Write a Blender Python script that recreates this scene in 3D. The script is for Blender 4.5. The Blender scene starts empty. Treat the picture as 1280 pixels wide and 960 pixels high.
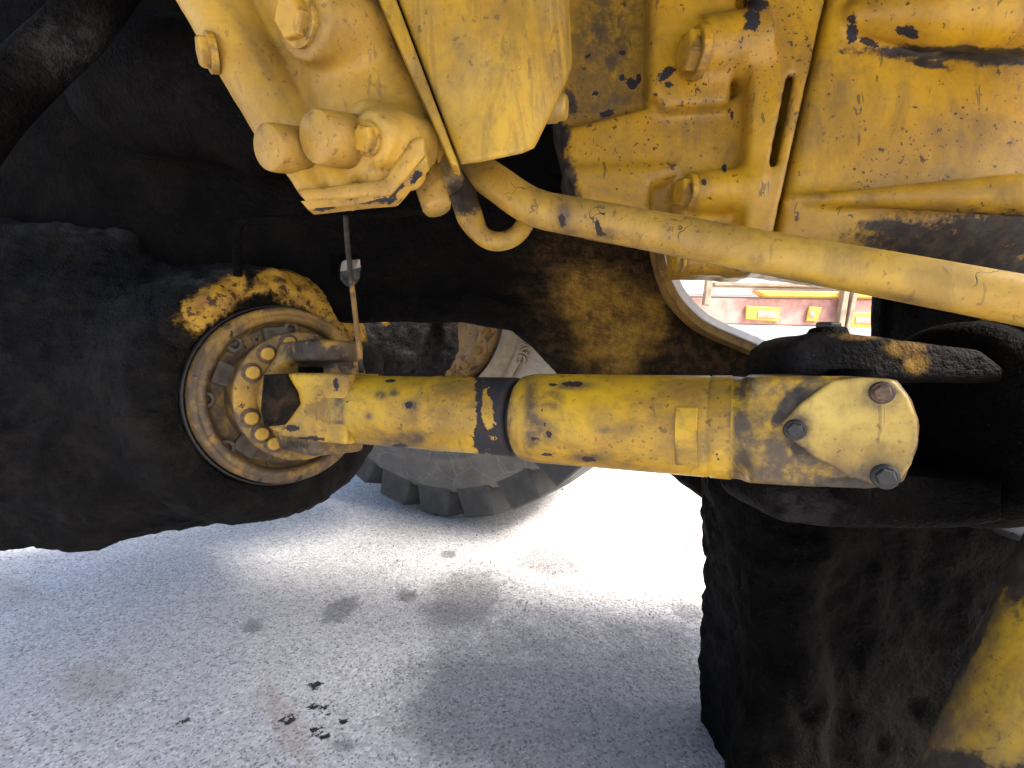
import bpy, bmesh, math, random
import numpy as np
from mathutils import Vector, Matrix
random.seed(7)
SC = bpy.context.scene
COL = SC.collection

# ------------------------------------------------------------------ camera
F = 640.0                        # focal length in pixels of a 1280 px wide picture
PITCH = math.radians(8.44)
CAM = np.array((0.0, 0.0, 0.80))
RIGHT = np.array((1.0, 0.0, 0.0))
UP = np.array((0.0, math.sin(PITCH), math.cos(PITCH)))
FWD = np.array((0.0, math.cos(PITCH), -math.sin(PITCH)))
cd = bpy.data.cameras.new('camera')
cd.sensor_width = 36.0
cd.lens = 36.0 * F / 1280.0
cd.clip_start = 0.02
cd.clip_end = 500.0
cam = bpy.data.objects.new('camera', cd)
cam.location = CAM
cam.rotation_euler = (math.radians(90) - PITCH, 0, 0)
COL.objects.link(cam)
SC.camera = cam

# ------------------------------------------------------------------ light
SUN_EL, SUN_AZ = math.radians(48), math.radians(103)      # azimuth from +Y (away from camera) towards +X
w = bpy.data.worlds.new('World'); SC.world = w; w.use_nodes = True
wn = w.node_tree.nodes; wl = w.node_tree.links
bg = wn['Background']
sky = wn.new('ShaderNodeTexSky'); sky.sky_type = 'NISHITA'; sky.sun_disc = False
sky.sun_elevation = SUN_EL; sky.sun_rotation = SUN_AZ
sky.dust_density = 5.0; sky.air_density = 1.0; sky.ozone_density = 1.0
wl.new(sky.outputs[0], bg.inputs[0]); bg.inputs[1].default_value = 0.15
sd = bpy.data.lights.new('sun', 'SUN'); sd.energy = 4.4; sd.angle = math.radians(20); sd.color = (1.0, 0.95, 0.88)
so = bpy.data.objects.new('sun', sd); COL.objects.link(so)
sdir = Vector((math.sin(SUN_AZ) * math.cos(SUN_EL), math.cos(SUN_AZ) * math.cos(SUN_EL), math.sin(SUN_EL)))
so.rotation_euler = sdir.to_track_quat('Z', 'Y').to_euler()
so.location = (5, -1, 6)
vs = SC.view_settings
vs.view_transform = 'Standard'; vs.look = 'None'; vs.gamma = 1.0; vs.exposure = 1.75
vs.use_curve_mapping = False
SC.cycles.max_bounces = 6; SC.cycles.diffuse_bounces = 4; SC.cycles.glossy_bounces = 2

# ------------------------------------------------------------------ small maths
A3 = np.array
def nrm(v):
    v = np.asarray(v, float); return v / np.linalg.norm(v)
def c(px, py, z):                               # picture pixel at a depth -> camera metres (x right, y up, z away)
    return np.array(((px - 640.0) / F * z, (480.0 - py) / F * z, z))
def W(p):                                       # camera metres -> world
    p = np.asarray(p, float)
    return CAM + p[..., 0:1] * RIGHT + p[..., 1:2] * UP + p[..., 2:3] * FWD
def Wd(v):
    v = np.asarray(v, float)
    return v[..., 0:1] * RIGHT + v[..., 1:2] * UP + v[..., 2:3] * FWD
def tocam(p):
    q = np.asarray(p, float) - CAM
    return np.stack((q @ RIGHT, q @ UP, q @ FWD), -1)
def topx(p):
    q = tocam(p); z = np.maximum(q[:, 2], 1e-3)
    return 640 + q[:, 0] / z * F, 480 - q[:, 1] / z * F
def ground(px, py):
    d = Wd(c(px, py, 1.0)); t = -CAM[2] / d[2]
    return CAM + d * t

class Frame:                                    # an oriented work plane (camera metres): a along, b up, k towards the viewer
    def __init__(s, o, k, a=(1, 0, 0)):
        s.o = np.asarray(o, float); s.k = nrm(k)
        a = np.asarray(a, float); a = a - s.k * (a @ s.k); s.a = nrm(a)
        s.b = np.cross(s.k, s.a)
        if s.b[1] < 0: s.b = -s.b
    def hit(s, px, py, h=0.0):                  # pixel ray meets the plane at height h
        d = c(px, py, 1.0); o = s.o + s.k * h
        t = (o @ s.k) / (d @ s.k)
        q = d * t - s.o
        return np.array((q @ s.a, q @ s.b))
    def at(s, u, v, h=0.0):
        return s.o + s.a * u + s.b * v + s.k * h
    def local(s, P):
        Q = P - s.o
        return np.stack((Q @ s.a, Q @ s.b, Q @ s.k), -1)
FC = lambda z: Frame((0, 0, z), (0, 0, -1))      # plane facing the camera at depth z

# value noise
def _h(i, j, k, seed):
    n = (i * 374761393 + j * 668265263 + k * 2147483647 + seed * 974634777).astype(np.int64) & 0xffffffff
    n = ((n ^ (n >> 13)) * 1274126177) & 0xffffffff
    n = (n ^ (n >> 16)) & 0xffff
    return n / 65535.0
def vnoise(P, s=0):
    P = np.asarray(P, float); I = np.floor(P).astype(np.int64); f = P - I; f = f * f * (3 - 2 * f)
    r = 0
    for a in (0, 1):
        for b in (0, 1):
            for d in (0, 1):
                wgt = (f[:, 0] if a else 1 - f[:, 0]) * (f[:, 1] if b else 1 - f[:, 1]) * (f[:, 2] if d else 1 - f[:, 2])
                r = r + wgt * _h(I[:, 0] + a, I[:, 1] + b, I[:, 2] + d, s)
    return r
def fbm(P, scale, oct=4, s=0):
    r = 0; a = 0.5; t = 0
    for o in range(oct):
        r = r + a * vnoise(P * scale, s + o); t += a; a *= 0.5; scale *= 2.03
    return r / t - 0.5

# ------------------------------------------------------------------ signed distance shapes
def smin(a, b, k):
    h = np.clip(0.5 + 0.5 * (b - a) / k, 0, 1); return b + (a - b) * h - k * h * (1 - h)
def smax(a, b, k): return -smin(-a, -b, k)
def sd_caps(P, a, b, ra, rb=None):
    a = np.asarray(a, float); b = np.asarray(b, float); ba = b - a
    h = np.clip((P - a) @ ba / (ba @ ba), 0, 1)
    r = ra if rb is None else ra + (rb - ra) * h
    return np.linalg.norm(P - a - h[:, None] * ba, axis=1) - r
def sd_cyl(P, a, b, ra, rb=None, rnd=0.004):
    a = np.asarray(a, float); b = np.asarray(b, float); L = np.linalg.norm(b - a); u = (b - a) / L
    t = (P - a) @ u; rad = np.linalg.norm(P - a - t[:, None] * u, axis=1)
    r = ra if rb is None else ra + (rb - ra) * np.clip(t / L, 0, 1)
    dx = rad - r + rnd; dy = np.abs(t - L / 2) - L / 2 + rnd
    return np.minimum(np.maximum(dx, dy), 0) + np.hypot(np.maximum(dx, 0), np.maximum(dy, 0)) - rnd
def sd_ell(P, o, r):
    q = (P - o) / np.asarray(r, float); k0 = np.linalg.norm(q, axis=1)
    k1 = np.linalg.norm(q / np.asarray(r, float), axis=1)
    return k0 * (k0 - 1) / np.maximum(k1, 1e-6)
def sd_poly2(x, y, pts):
    n = len(pts); d = np.full(x.shape, 1e9); s = np.ones(x.shape)
    for i in range(n):
        ax, ay = pts[i]; bx, by = pts[i - 1]
        ex, ey = bx - ax, by - ay; wx, wy = x - ax, y - ay
        h = np.clip((wx * ex + wy * ey) / (ex * ex + ey * ey + 1e-12), 0, 1)
        d = np.minimum(d, (wx - ex * h) ** 2 + (wy - ey * h) ** 2)
        c1 = y >= ay; c2 = y < by; c3 = ex * wy > ey * wx
        flip = (c1 & c2 & c3) | (~c1 & ~c2 & ~c3)
        s = np.where(flip, -s, s)
    return s * np.sqrt(d)
def pxpoly(pts, fr, h=0.0): return [tuple(fr.hit(x, y, h)) for x, y in pts]
def sd_slab(P, pts, zf, zb, rnd=0.006):          # pixel outline at depth zf pushed straight back to zb
    pl = [((x - 640) / F * zf, (480 - y) / F * zf) for x, y in pts]
    d2 = sd_poly2(P[:, 0], P[:, 1], pl) + rnd
    dz = np.abs(P[:, 2] - (zf + zb) / 2) - (zb - zf) / 2 + rnd
    return np.minimum(np.maximum(d2, dz), 0) + np.hypot(np.maximum(d2, 0), np.maximum(dz, 0)) - rnd
def sd_fslab(P, fr, pl, h0, h1, rnd=0.004):      # outline in a frame, between heights h0 < h1
    L = fr.local(P)
    d2 = sd_poly2(L[:, 0], L[:, 1], pl) + rnd
    dz = np.abs(L[:, 2] - (h0 + h1) / 2) - (h1 - h0) / 2 + rnd
    return np.minimum(np.maximum(d2, dz), 0) + np.hypot(np.maximum(d2, 0), np.maximum(dz, 0)) - rnd

def nets(f, lo, hi, h):                          # surface nets of f<0 in camera metres; returns world verts, quads
    lo = np.asarray(lo, float); n = np.maximum(np.ceil((np.asarray(hi) - lo) / h).astype(int) + 1, 3)
    ys, zs = np.meshgrid(lo[1] + h * np.arange(n[1]), lo[2] + h * np.arange(n[2]), indexing='ij')
    ys = ys.ravel(); zs = zs.ravel(); m = ys.size
    V = np.empty((n[0], n[1], n[2]), np.float32)
    st = max(1, int(400000 // m))
    for i in range(0, n[0], st):
        k = min(st, n[0] - i)
        xs = lo[0] + h * (i + np.arange(k))
        P = np.stack((np.repeat(xs, m), np.tile(ys, k), np.tile(zs, k)), -1)
        V[i:i + k] = f(P).reshape(k, n[1], n[2])
    S = V < 0
    offs = [(a, b, d) for a in (0, 1) for b in (0, 1) for d in (0, 1)]
    cnt = np.zeros((n[0] - 1, n[1] - 1, n[2] - 1), np.int8)
    for a, b, d in offs: cnt += S[a:n[0] - 1 + a, b:n[1] - 1 + b, d:n[2] - 1 + d]
    I = np.argwhere((cnt > 0) & (cnt < 8))
    val = np.stack([V[I[:, 0] + a, I[:, 1] + b, I[:, 2] + d] for a, b, d in offs], 1).astype(float)
    acc = np.zeros((len(I), 3)); num = np.zeros(len(I))
    oa = np.array(offs, float)
    for p in range(8):
        for q in range(p + 1, 8):
            if np.abs(oa[p] - oa[q]).sum() != 1: continue
            cr = (val[:, p] < 0) != (val[:, q] < 0)
            t = np.where(cr, val[:, p] / np.where(cr, val[:, p] - val[:, q], 1), 0)
            acc += np.where(cr[:, None], oa[p] + t[:, None] * (oa[q] - oa[p]), 0); num += cr
    vert = lo + h * (I + acc / num[:, None])
    ix = np.full(cnt.shape, -1, np.int64); ix[I[:, 0], I[:, 1], I[:, 2]] = np.arange(len(I))
    quads = []
    for ax in range(3):
        e = [0, 0, 0]; e[ax] = 1
        A = S[:n[0] - e[0], :n[1] - e[1], :n[2] - e[2]]; B = S[e[0]:, e[1]:, e[2]:]
        J = np.argwhere(A != B)
        u, v = [(1, 2), (2, 0), (0, 1)][ax]
        ok = (J[:, u] > 0) & (J[:, v] > 0) & (J[:, u] < n[u] - 1) & (J[:, v] < n[v] - 1)
        J = J[ok]; ins = A[J[:, 0], J[:, 1], J[:, 2]]
        def cell(du, dv):
            K = J.copy(); K[:, u] += du; K[:, v] += dv
            return ix[K[:, 0], K[:, 1], K[:, 2]]
        Q = np.stack((cell(-1, -1), cell(0, -1), cell(0, 0), cell(-1, 0)), 1)
        Q[ins] = Q[ins]                          # the camera axes are left-handed, so the sense is reversed
        Q[~ins] = Q[~ins][:, ::-1]
        Q = Q[:, ::-1]
        quads.append(Q)
    return W(vert), np.concatenate(quads)

# ------------------------------------------------------------------ object builders
def link(o, parent=None):
    COL.objects.link(o)
    if parent is not None: o.parent = parent
    return o
def thing(name, label, cat, loc, group=None):
    o = bpy.data.objects.new(name, None); o.empty_display_size = 0.05
    o.location = loc; o['label'] = label; o['category'] = cat
    if group: o['group'] = group
    return link(o)
def tag(o, label, cat, group=None):
    o['label'] = label; o['category'] = cat
    if group: o['group'] = group
    return o
def wloc(o):
    l = Vector(o.location); p = o.parent
    while p is not None: l = l + p.location; p = p.parent
    return l
def place(o, centre, parent):
    o.location = Vector(centre) - (wloc(parent) if parent is not None else Vector((0, 0, 0)))
def mk(name, V, Fc, mat, parent=None, smooth=True, attrs=None, bevel=None, seg=2):
    V = np.asarray(V, float); ctr = (V.min(0) + V.max(0)) / 2
    me = bpy.data.meshes.new(name)
    if isinstance(Fc, np.ndarray):
        nf = len(Fc); me.vertices.add(len(V)); me.vertices.foreach_set('co', (V - ctr).astype(np.float32).ravel())
        me.loops.add(nf * 4); me.loops.foreach_set('vertex_index', Fc.astype(np.int32).ravel())
        me.polygons.add(nf); me.polygons.foreach_set('loop_start', np.arange(0, nf * 4, 4, dtype=np.int32))
        me.update(calc_edges=True); me.validate()
    else:
        me.from_pydata([tuple(v) for v in V - ctr], [], [tuple(f) for f in Fc])
        bm = bmesh.new(); bm.from_mesh(me); bmesh.ops.recalc_face_normals(bm, faces=bm.faces); bm.to_mesh(me); bm.free()
    me.polygons.foreach_set('use_smooth', np.full(len(me.polygons), bool(smooth)))
    if attrs:
        for k, a in attrs.items():
            at = me.attributes.new(k, 'FLOAT', 'POINT'); at.data.foreach_set('value', np.asarray(a, np.float32))
    me.materials.append(mat)
    o = bpy.data.objects.new(name, me)
    link(o, parent); place(o, ctr, parent)
    if bevel:
        b = o.modifiers.new('bevel', 'BEVEL'); b.width = bevel; b.segments = seg; b.limit_method = 'ANGLE'; b.angle_limit = math.radians(30)
        b.harden_normals = False
    return o
def rough_up(V, Q, amp, scale, oct=4, seed=0):   # lumps along the vertex normals
    e1 = V[Q[:, 1]] - V[Q[:, 0]]; e2 = V[Q[:, 3]] - V[Q[:, 0]]; fn = np.cross(e1, e2)
    N = np.zeros_like(V)
    for k in range(4): np.add.at(N, Q[:, k], fn)
    N /= np.maximum(np.linalg.norm(N, axis=1, keepdims=True), 1e-12)
    return V + N * (fbm(V, scale, oct, seed) * amp)[:, None]
def relax(V, Q, it=2):
    for _ in range(it):
        S = np.zeros_like(V); n = np.zeros(len(V))
        for a, b in ((0, 1), (1, 2), (2, 3), (3, 0)):
            np.add.at(S, Q[:, a], V[Q[:, b]]); np.add.at(n, Q[:, a], 1)
            np.add.at(S, Q[:, b], V[Q[:, a]]); np.add.at(n, Q[:, b], 1)
        V = 0.5 * V + 0.5 * S / np.maximum(n, 1)[:, None]
    return V
def cast(name, f, lo, hi, h, mat, parent, attrs=None, amp=0.0, scale=12, relaxed=1, seed=0, crust=0.0):
    V, Q = nets(f, lo, hi, h)
    if relaxed: V = relax(V, Q, relaxed)
    if amp: V = rough_up(V, Q, amp, scale, 4, seed)
    if crust:                                    # caked dirt: patchy nodules
        V = rough_up(V, Q, crust, 55, 3, seed + 3); V = rough_up(V, Q, crust * 1.6, 30, 2, seed + 9)
    return mk(name, V, Q, mat, parent, True, attrs(V) if attrs else None)
def splat(V, spots):                             # 1 at a spot's centre, 0.5 at its rim
    x, y = topx(V); m = np.zeros(len(V))
    for s in spots:
        px, py, rx, ry = s[:4]; ang = math.radians(s[4]) if len(s) > 4 else 0
        dx, dy = x - px, y - py
        u = dx * math.cos(ang) + dy * math.sin(ang); v = -dx * math.sin(ang) + dy * math.cos(ang)
        m = np.maximum(m, np.exp2(-((u / rx) ** 2 + (v / ry) ** 2)))
    return m
def basis(axis, ref=(0, 0, 1)):
    k = nrm(axis); r = np.asarray(ref, float)
    if abs(k @ nrm(r)) > 0.95: r = np.array((1.0, 0, 0))
    a = nrm(np.cross(r, k)); b = np.cross(k, a)
    return a, b, k
def lathe(prof, o, axis, segs=64, ref=(0, 0, 1), closed=False, caps=True):      # prof: (t along axis, r); world coordinates
    a, b, k = basis(axis, ref); th = np.arange(segs) * 2 * math.pi / segs
    ring = np.cos(th)[:, None] * a + np.sin(th)[:, None] * b
    V = []; Fc = []
    for t, r in prof: V.append(np.asarray(o) + k * t + ring * max(r, 1e-5))
    V = np.concatenate(V); n = len(prof)
    for i in range(n - 1 if not closed else n):
        i2 = (i + 1) % n
        for j in range(segs):
            j2 = (j + 1) % segs
            Fc.append((i * segs + j, i * segs + j2, i2 * segs + j2, i2 * segs + j))
    if caps and not closed:
        if prof[0][1] > 1e-4: Fc.append(tuple(range(segs)))
        if prof[-1][1] > 1e-4: Fc.append(tuple((n - 1) * segs + j for j in range(segs)))
    return V, Fc
def dense(prof, step):
    out = []
    for (t0, r0), (t1, r1) in zip(prof[:-1], prof[1:]):
        n = max(1, int(math.hypot(t1 - t0, r1 - r0) / step))
        for i in range(n): out.append((t0 + (t1 - t0) * i / n, r0 + (r1 - r0) * i / n))
    return out + [prof[-1]]
def spline(pts, n=10):
    P = [np.asarray(p, float) for p in pts]; P = [2 * P[0] - P[1]] + P + [2 * P[-1] - P[-2]]; out = []
    for i in range(1, len(P) - 2):
        p0, p1, p2, p3 = P[i - 1:i + 3]
        for k in range(n):
            t = k / n
            out.append(0.5 * (2 * p1 + (p2 - p0) * t + (2 * p0 - 5 * p1 + 4 * p2 - p3) * t * t + (3 * p1 - p0 - 3 * p2 + p3) * t ** 3))
    return out + [P[-2]]
def tube(pts, r, segs=20):
    P = np.array(pts); n = len(P); rr = np.full(n, r) if np.isscalar(r) else np.asarray(r)
    T = np.gradient(P, axis=0); T /= np.linalg.norm(T, axis=1, keepdims=True)
    a, b, _ = basis(T[0]); V = []; th = np.arange(segs) * 2 * math.pi / segs
    for i in range(n):
        a = nrm(a - T[i] * (a @ T[i])); b = np.cross(T[i], a)
        V.append(P[i] + rr[i] * (np.cos(th)[:, None] * a + np.sin(th)[:, None] * b))
    Fc = [(i * segs + j, i * segs + (j + 1) % segs, (i + 1) * segs + (j + 1) % segs, (i + 1) * segs + j) for i in range(n - 1) for j in range(segs)]
    Fc += [tuple(range(segs)), tuple((n - 1) * segs + j for j in range(segs))]
    return np.concatenate(V), Fc
def prism(pl, fr, h0, h1):                       # outline (frame coords) between heights; world
    n = len(pl)
    V = [fr.at(u, v, h1) for u, v in pl] + [fr.at(u, v, h0) for u, v in pl]
    Fc = [tuple(range(n)), tuple(range(2 * n - 1, n - 1, -1))] + [(i, (i + 1) % n, n + (i + 1) % n, n + i) for i in range(n)]
    return W(np.array(V)), Fc
def pprism(name, px, fr, h0, h1, mat, parent, bevel=0.003, smooth=False, attrs=None):
    V, Fc = prism(pxpoly(px, fr, h1), fr, h0, h1)
    return mk(name, V, Fc, mat, parent, smooth, attrs(V) if attrs else None, bevel)
def boxw(x0, x1, y0, y1, z0, z1):
    V = np.array([(x, y, z) for x in (x0, x1) for y in (y0, y1) for z in (z0, z1)], float)
    return V, [(0, 1, 3, 2), (4, 6, 7, 5), (0, 4, 5, 1), (2, 3, 7, 6), (0, 2, 6, 4), (1, 5, 7, 3)]
# shared bolt meshes (head points along local +Z, seat at 0)
def local_mesh(name, parts, mat, smooth=False):
    V = []; Fc = []; off = 0
    for v, f in parts:
        V.append(v); Fc += [tuple(i + off for i in q) for q in f]; off += len(v)
    me = bpy.data.meshes.new(name); me.from_pydata([tuple(p) for p in np.concatenate(V)], [], Fc)
    bm = bmesh.new(); bm.from_mesh(me); bmesh.ops.recalc_face_normals(bm, faces=bm.faces); bm.to_mesh(me); bm.free()
    me.polygons.foreach_set('use_smooth', np.full(len(me.polygons), smooth)); me.materials.append(mat)
    return me
Z3 = (0, 0, 0); ZA = (0, 0, 1)
def hex_mesh(mat, washer=True):
    ps = [lathe([(0.0, 1.0), (0.52, 1.0), (0.60, 0.94), (0.66, 0.82), (0.66, 0.0)], Z3, ZA, 6)]
    if washer: ps.append(lathe([(-0.3, 1.22), (0.08, 1.22), (0.12, 1.16), (0.12, 0.0)], Z3, ZA, 24))
    return local_mesh('hex_bolt', ps, mat)
def round_mesh(mat):
    return local_mesh('round_bolt', [lathe([(-0.2, 1.0), (0.55, 1.0), (0.72, 0.93), (0.8, 0.78), (0.82, 0.0)], Z3, ZA, 20),
                                     lathe([(-0.3, 1.3), (0.06, 1.3), (0.12, 1.22), (0.12, 0.0)], Z3, ZA, 24)], mat)
def socket_mesh(mat):
    return local_mesh('socket_screw', [lathe([(-0.3, 1.0), (0.7, 1.0), (0.85, 0.86), (0.82, 0.55), (0.1, 0.5), (0.1, 0.0)], Z3, ZA, 20)], mat)
def bolt(name, me, pos_w, axis_w, r, parent, spin=0.0):
    o = bpy.data.objects.new(name, me); link(o, parent); place(o, pos_w, parent)
    a, b, k = basis(axis_w)
    M = Matrix((a, b, k)).transposed() @ Matrix.Rotation(spin, 3, 'Z')
    o.rotation_euler = M.to_euler(); o.scale = (r, r, r)
    return o

# ------------------------------------------------------------------ materials
class G:
    def __init__(s, name, unit=1.0):
        s.m = bpy.data.materials.new(name); s.m.use_nodes = True
        s.nt = s.m.node_tree; s.n = s.nt.nodes; s.l = s.nt.links
        s.b = s.n['Principled BSDF']; s.tc = s.n.new('ShaderNodeTexCoord').outputs['Object']
        if unit != 1.0:                          # meshes drawn at unit size and scaled down
            s.tc = s.stretch((unit, unit, unit))
    def put(s, sock, v):
        if hasattr(v, 'links') or isinstance(v, bpy.types.NodeSocket): s.l.new(v, sock)
        elif isinstance(v, (tuple, list)) and len(v) == 3 and sock.type == 'RGBA': sock.default_value = (*v, 1)
        else: sock.default_value = v
    def math(s, op, a, b=0.0, cl=False):
        n = s.n.new('ShaderNodeMath'); n.operation = op; n.use_clamp = cl
        s.put(n.inputs[0], a); s.put(n.inputs[1], b); return n.outputs[0]
    def noise(s, scale, detail=4, rough=0.55, dist=0.0, vec=None):
        n = s.n.new('ShaderNodeTexNoise'); s.put(n.inputs['Vector'], vec or s.tc)
        n.inputs['Scale'].default_value = scale; n.inputs['Detail'].default_value = detail
        n.inputs['Roughness'].default_value = rough; n.inputs['Distortion'].default_value = dist
        return n.outputs['Fac']
    def vor(s, scale, feature='F1', out='Distance', vec=None):
        n = s.n.new('ShaderNodeTexVoronoi'); n.feature = feature; s.put(n.inputs['Vector'], vec or s.tc)
        n.inputs['Scale'].default_value = scale; return n.outputs[out]
    def step(s, v, a, b, lo=0.0, hi=1.0):
        n = s.n.new('ShaderNodeMapRange'); n.interpolation_type = 'SMOOTHSTEP'; n.clamp = True
        s.put(n.inputs['Value'], v); n.inputs['From Min'].default_value = a; n.inputs['From Max'].default_value = b
        n.inputs['To Min'].default_value = lo; n.inputs['To Max'].default_value = hi
        return n.outputs['Result']
    def mix(s, f, a, b):
        n = s.n.new('ShaderNodeMix'); n.data_type = 'RGBA'
        s.put(n.inputs['Factor'], f); s.put(n.inputs['A'] if False else n.inputs[6], a); s.put(n.inputs[7], b); return n.outputs[2]
    def mixf(s, f, a, b):
        n = s.n.new('ShaderNodeMix'); n.data_type = 'FLOAT'
        s.put(n.inputs[0], f); s.put(n.inputs[2], a); s.put(n.inputs[3], b); return n.outputs[0]
    def attr(s, name):
        n = s.n.new('ShaderNodeAttribute'); n.attribute_name = name; return n.outputs['Fac']
    def edge(s, name, amp=0.6, a=0.46, b=0.54, scale=60, detail=5):      # ragged mask from a vertex field
        k = s.math('ADD', s.math('MULTIPLY', s.noise(scale, detail, 0.62), 0.6), s.math('MULTIPLY', s.noise(scale * 3.7, detail, 0.65), 0.4))
        nz = s.math('MULTIPLY', s.math('SUBTRACT', k, 0.5), amp * 2.3)
        m = s.attr(name); nz = s.math('MULTIPLY', nz, s.step(m, 0.02, 0.25))
        return s.step(s.math('ADD', m, nz), a, b)
    def stretch(s, sc):
        n = s.n.new('ShaderNodeMapping'); s.l.new(s.tc, n.inputs[0]); n.inputs['Scale'].default_value = sc; return n.outputs[0]
    def bump(s, h, strength, dist, prev=None):
        n = s.n.new('ShaderNodeBump'); n.inputs['Strength'].default_value = strength; n.inputs['Distance'].default_value = dist
        s.put(n.inputs['Height'], h)
        if prev is not None: s.l.new(prev, n.inputs['Normal'])
        return n.outputs[0]
    def end(s, col, rough, normal=None, metal=None, spec=None):
        s.put(s.b.inputs['Base Color'], col); s.put(s.b.inputs['Roughness'], rough)
        if normal is not None: s.l.new(normal, s.b.inputs['Normal'])
        if metal is not None: s.put(s.b.inputs['Metallic'], metal)
        if spec is not None: s.b.inputs['Specular IOR Level'].default_value = spec
        return s.m

YEL = (0.60, 0.345, 0.040)
def paint(name, base=YEL, dust=0.35, grime=0.35, chips=0.0, specks=0.5, rough=0.42, cracks=False,
          primer=(0.012, 0.0145, 0.021), dustcol=(0.31, 0.215, 0.075), deep=False, streak=(1, 1, 0.45), wear=0.8, unit=1.0):
    g = G(name, unit)
    col = g.mix(g.step(g.noise(7, 5, 0.6), 0.35, 0.7), base, tuple(x * y for x, y in zip(base, (0.80, 0.72, 0.6))))
    col = g.mix(g.math('MULTIPLY', g.step(g.noise(16, 6, 0.65, 0.4), 0.40, 0.66), dust), col, dustcol)
    gr = g.math('MULTIPLY', g.step(g.noise(11, 6, 0.72, 0.8, g.stretch(streak)), 0.46, 0.66), grime)
    col = g.mix(gr, col, (0.085, 0.050, 0.022))
    broad = g.math('MULTIPLY', g.step(g.noise(4.5, 6, 0.68, 0.6), 0.45, 0.66), min(1.0, 0.35 + grime * 0.5))
    col = g.mix(broad, col, (0.135, 0.082, 0.026))
    fine = g.math('MULTIPLY', g.step(g.noise(90, 4, 0.7), 0.48, 0.68), 0.35 * grime + 0.1)
    col = g.mix(fine, col, (0.12, 0.075, 0.03))
    sp = g.math('MULTIPLY', g.step(g.noise(150, 2, 0.5), 0.64, 0.67), g.step(g.noise(6, 3), 0.47, 0.60))
    sp = g.math('MULTIPLY', sp, specks)
    col = g.mix(sp, col, (0.045, 0.030, 0.018))
    sp2 = g.math('MULTIPLY', g.step(g.noise(62, 3, 0.55), 0.675, 0.69), specks)
    col = g.mix(g.math('MULTIPLY', sp2, 0.85), col, (0.035, 0.022, 0.016))
    # scratches
    sc = g.step(g.noise(60, 3, 0.6, 0.6, g.stretch((1, 0.25, 0.25))), 0.66, 0.69)
    col = g.mix(g.math('MULTIPLY', sc, 0.7 * specks), col, (0.06, 0.04, 0.025))
    rg = g.step(g.attr('rub'), 0.1, 0.9)
    col = g.mix(g.math('MULTIPLY', rg, g.step(g.noise(40, 6, 0.7), 0.25, 0.6)), col, (0.066, 0.046, 0.029))
    ch = g.edge('chip', 0.95, 0.47, 0.50, 70, 4)
    if chips > 0:
        t = 0.70 - 0.12 * chips
        ch = g.math('MAXIMUM', ch, g.step(g.noise(24, 6, 0.62, 0.5), t, t + 0.012))
    pt = g.n.new('ShaderNodeNewGeometry').outputs['Pointiness']
    ew = g.math('MULTIPLY', g.step(pt, 0.515, 0.56), g.step(g.noise(26, 5, 0.7), 0.50, 0.58))
    col = g.mix(g.math('MULTIPLY', ew, wear), col, (0.055, 0.034, 0.022))
    halo = g.edge('chip', 0.95, 0.33, 0.5, 70, 4)
    col = g.mix(g.math('MULTIPLY', halo, 0.6), col, (0.20, 0.10, 0.035))
    col = g.mix(ch, col, g.mix(g.step(g.noise(70, 4), 0.45, 0.6), primer, (0.026, 0.015, 0.012)))
    ge = g.edge('grease', 0.7, 0.33, 0.64, 34, 5)  # grease; on the ribbed case this mask also carries painted shade
    col = g.mix(ge, col, g.mix(g.step(g.noise(40, 5, 0.7), 0.4, 0.7), (0.020, 0.015, 0.012), (0.060, 0.042, 0.028)))
    h = g.math('ADD', g.math('MULTIPLY', g.noise(220, 2), 0.3), g.math('MULTIPLY', g.noise(35, 3), 0.4))
    if deep: h = g.math('SUBTRACT', h, ch)
    if cracks:
        wv = g.n.new('ShaderNodeMix'); wv.data_type = 'RGBA'; wv.inputs[0].default_value = 0.06
        g.l.new(g.tc, wv.inputs[6])
        nn = g.n.new('ShaderNodeTexNoise'); nn.inputs['Scale'].default_value = 30; g.l.new(g.tc, nn.inputs[0]); g.l.new(nn.outputs['Color'], wv.inputs[7])
        vd = g.vor(16, 'DISTANCE_TO_EDGE', 'Distance', wv.outputs[2])
        ck = g.math('MULTIPLY', g.step(vd, 0.004, 0.010, 1.0, 0.0), g.step(g.noise(9, 3), 0.55, 0.60))
        col = g.mix(ck, col, (0.03, 0.018, 0.01)); h = g.math('SUBTRACT', h, ck)
    rr = g.mixf(ge, g.mixf(g.math('MAXIMUM', gr, ch), rough, 0.75), 0.6)
    rr = g.math('ADD', rr, g.math('MULTIPLY', g.math('SUBTRACT', g.noise(30, 4), 0.5), 0.25))
    return g.end(col, rr, g.bump(h, 0.5, 0.0016), spec=0.32)

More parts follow.
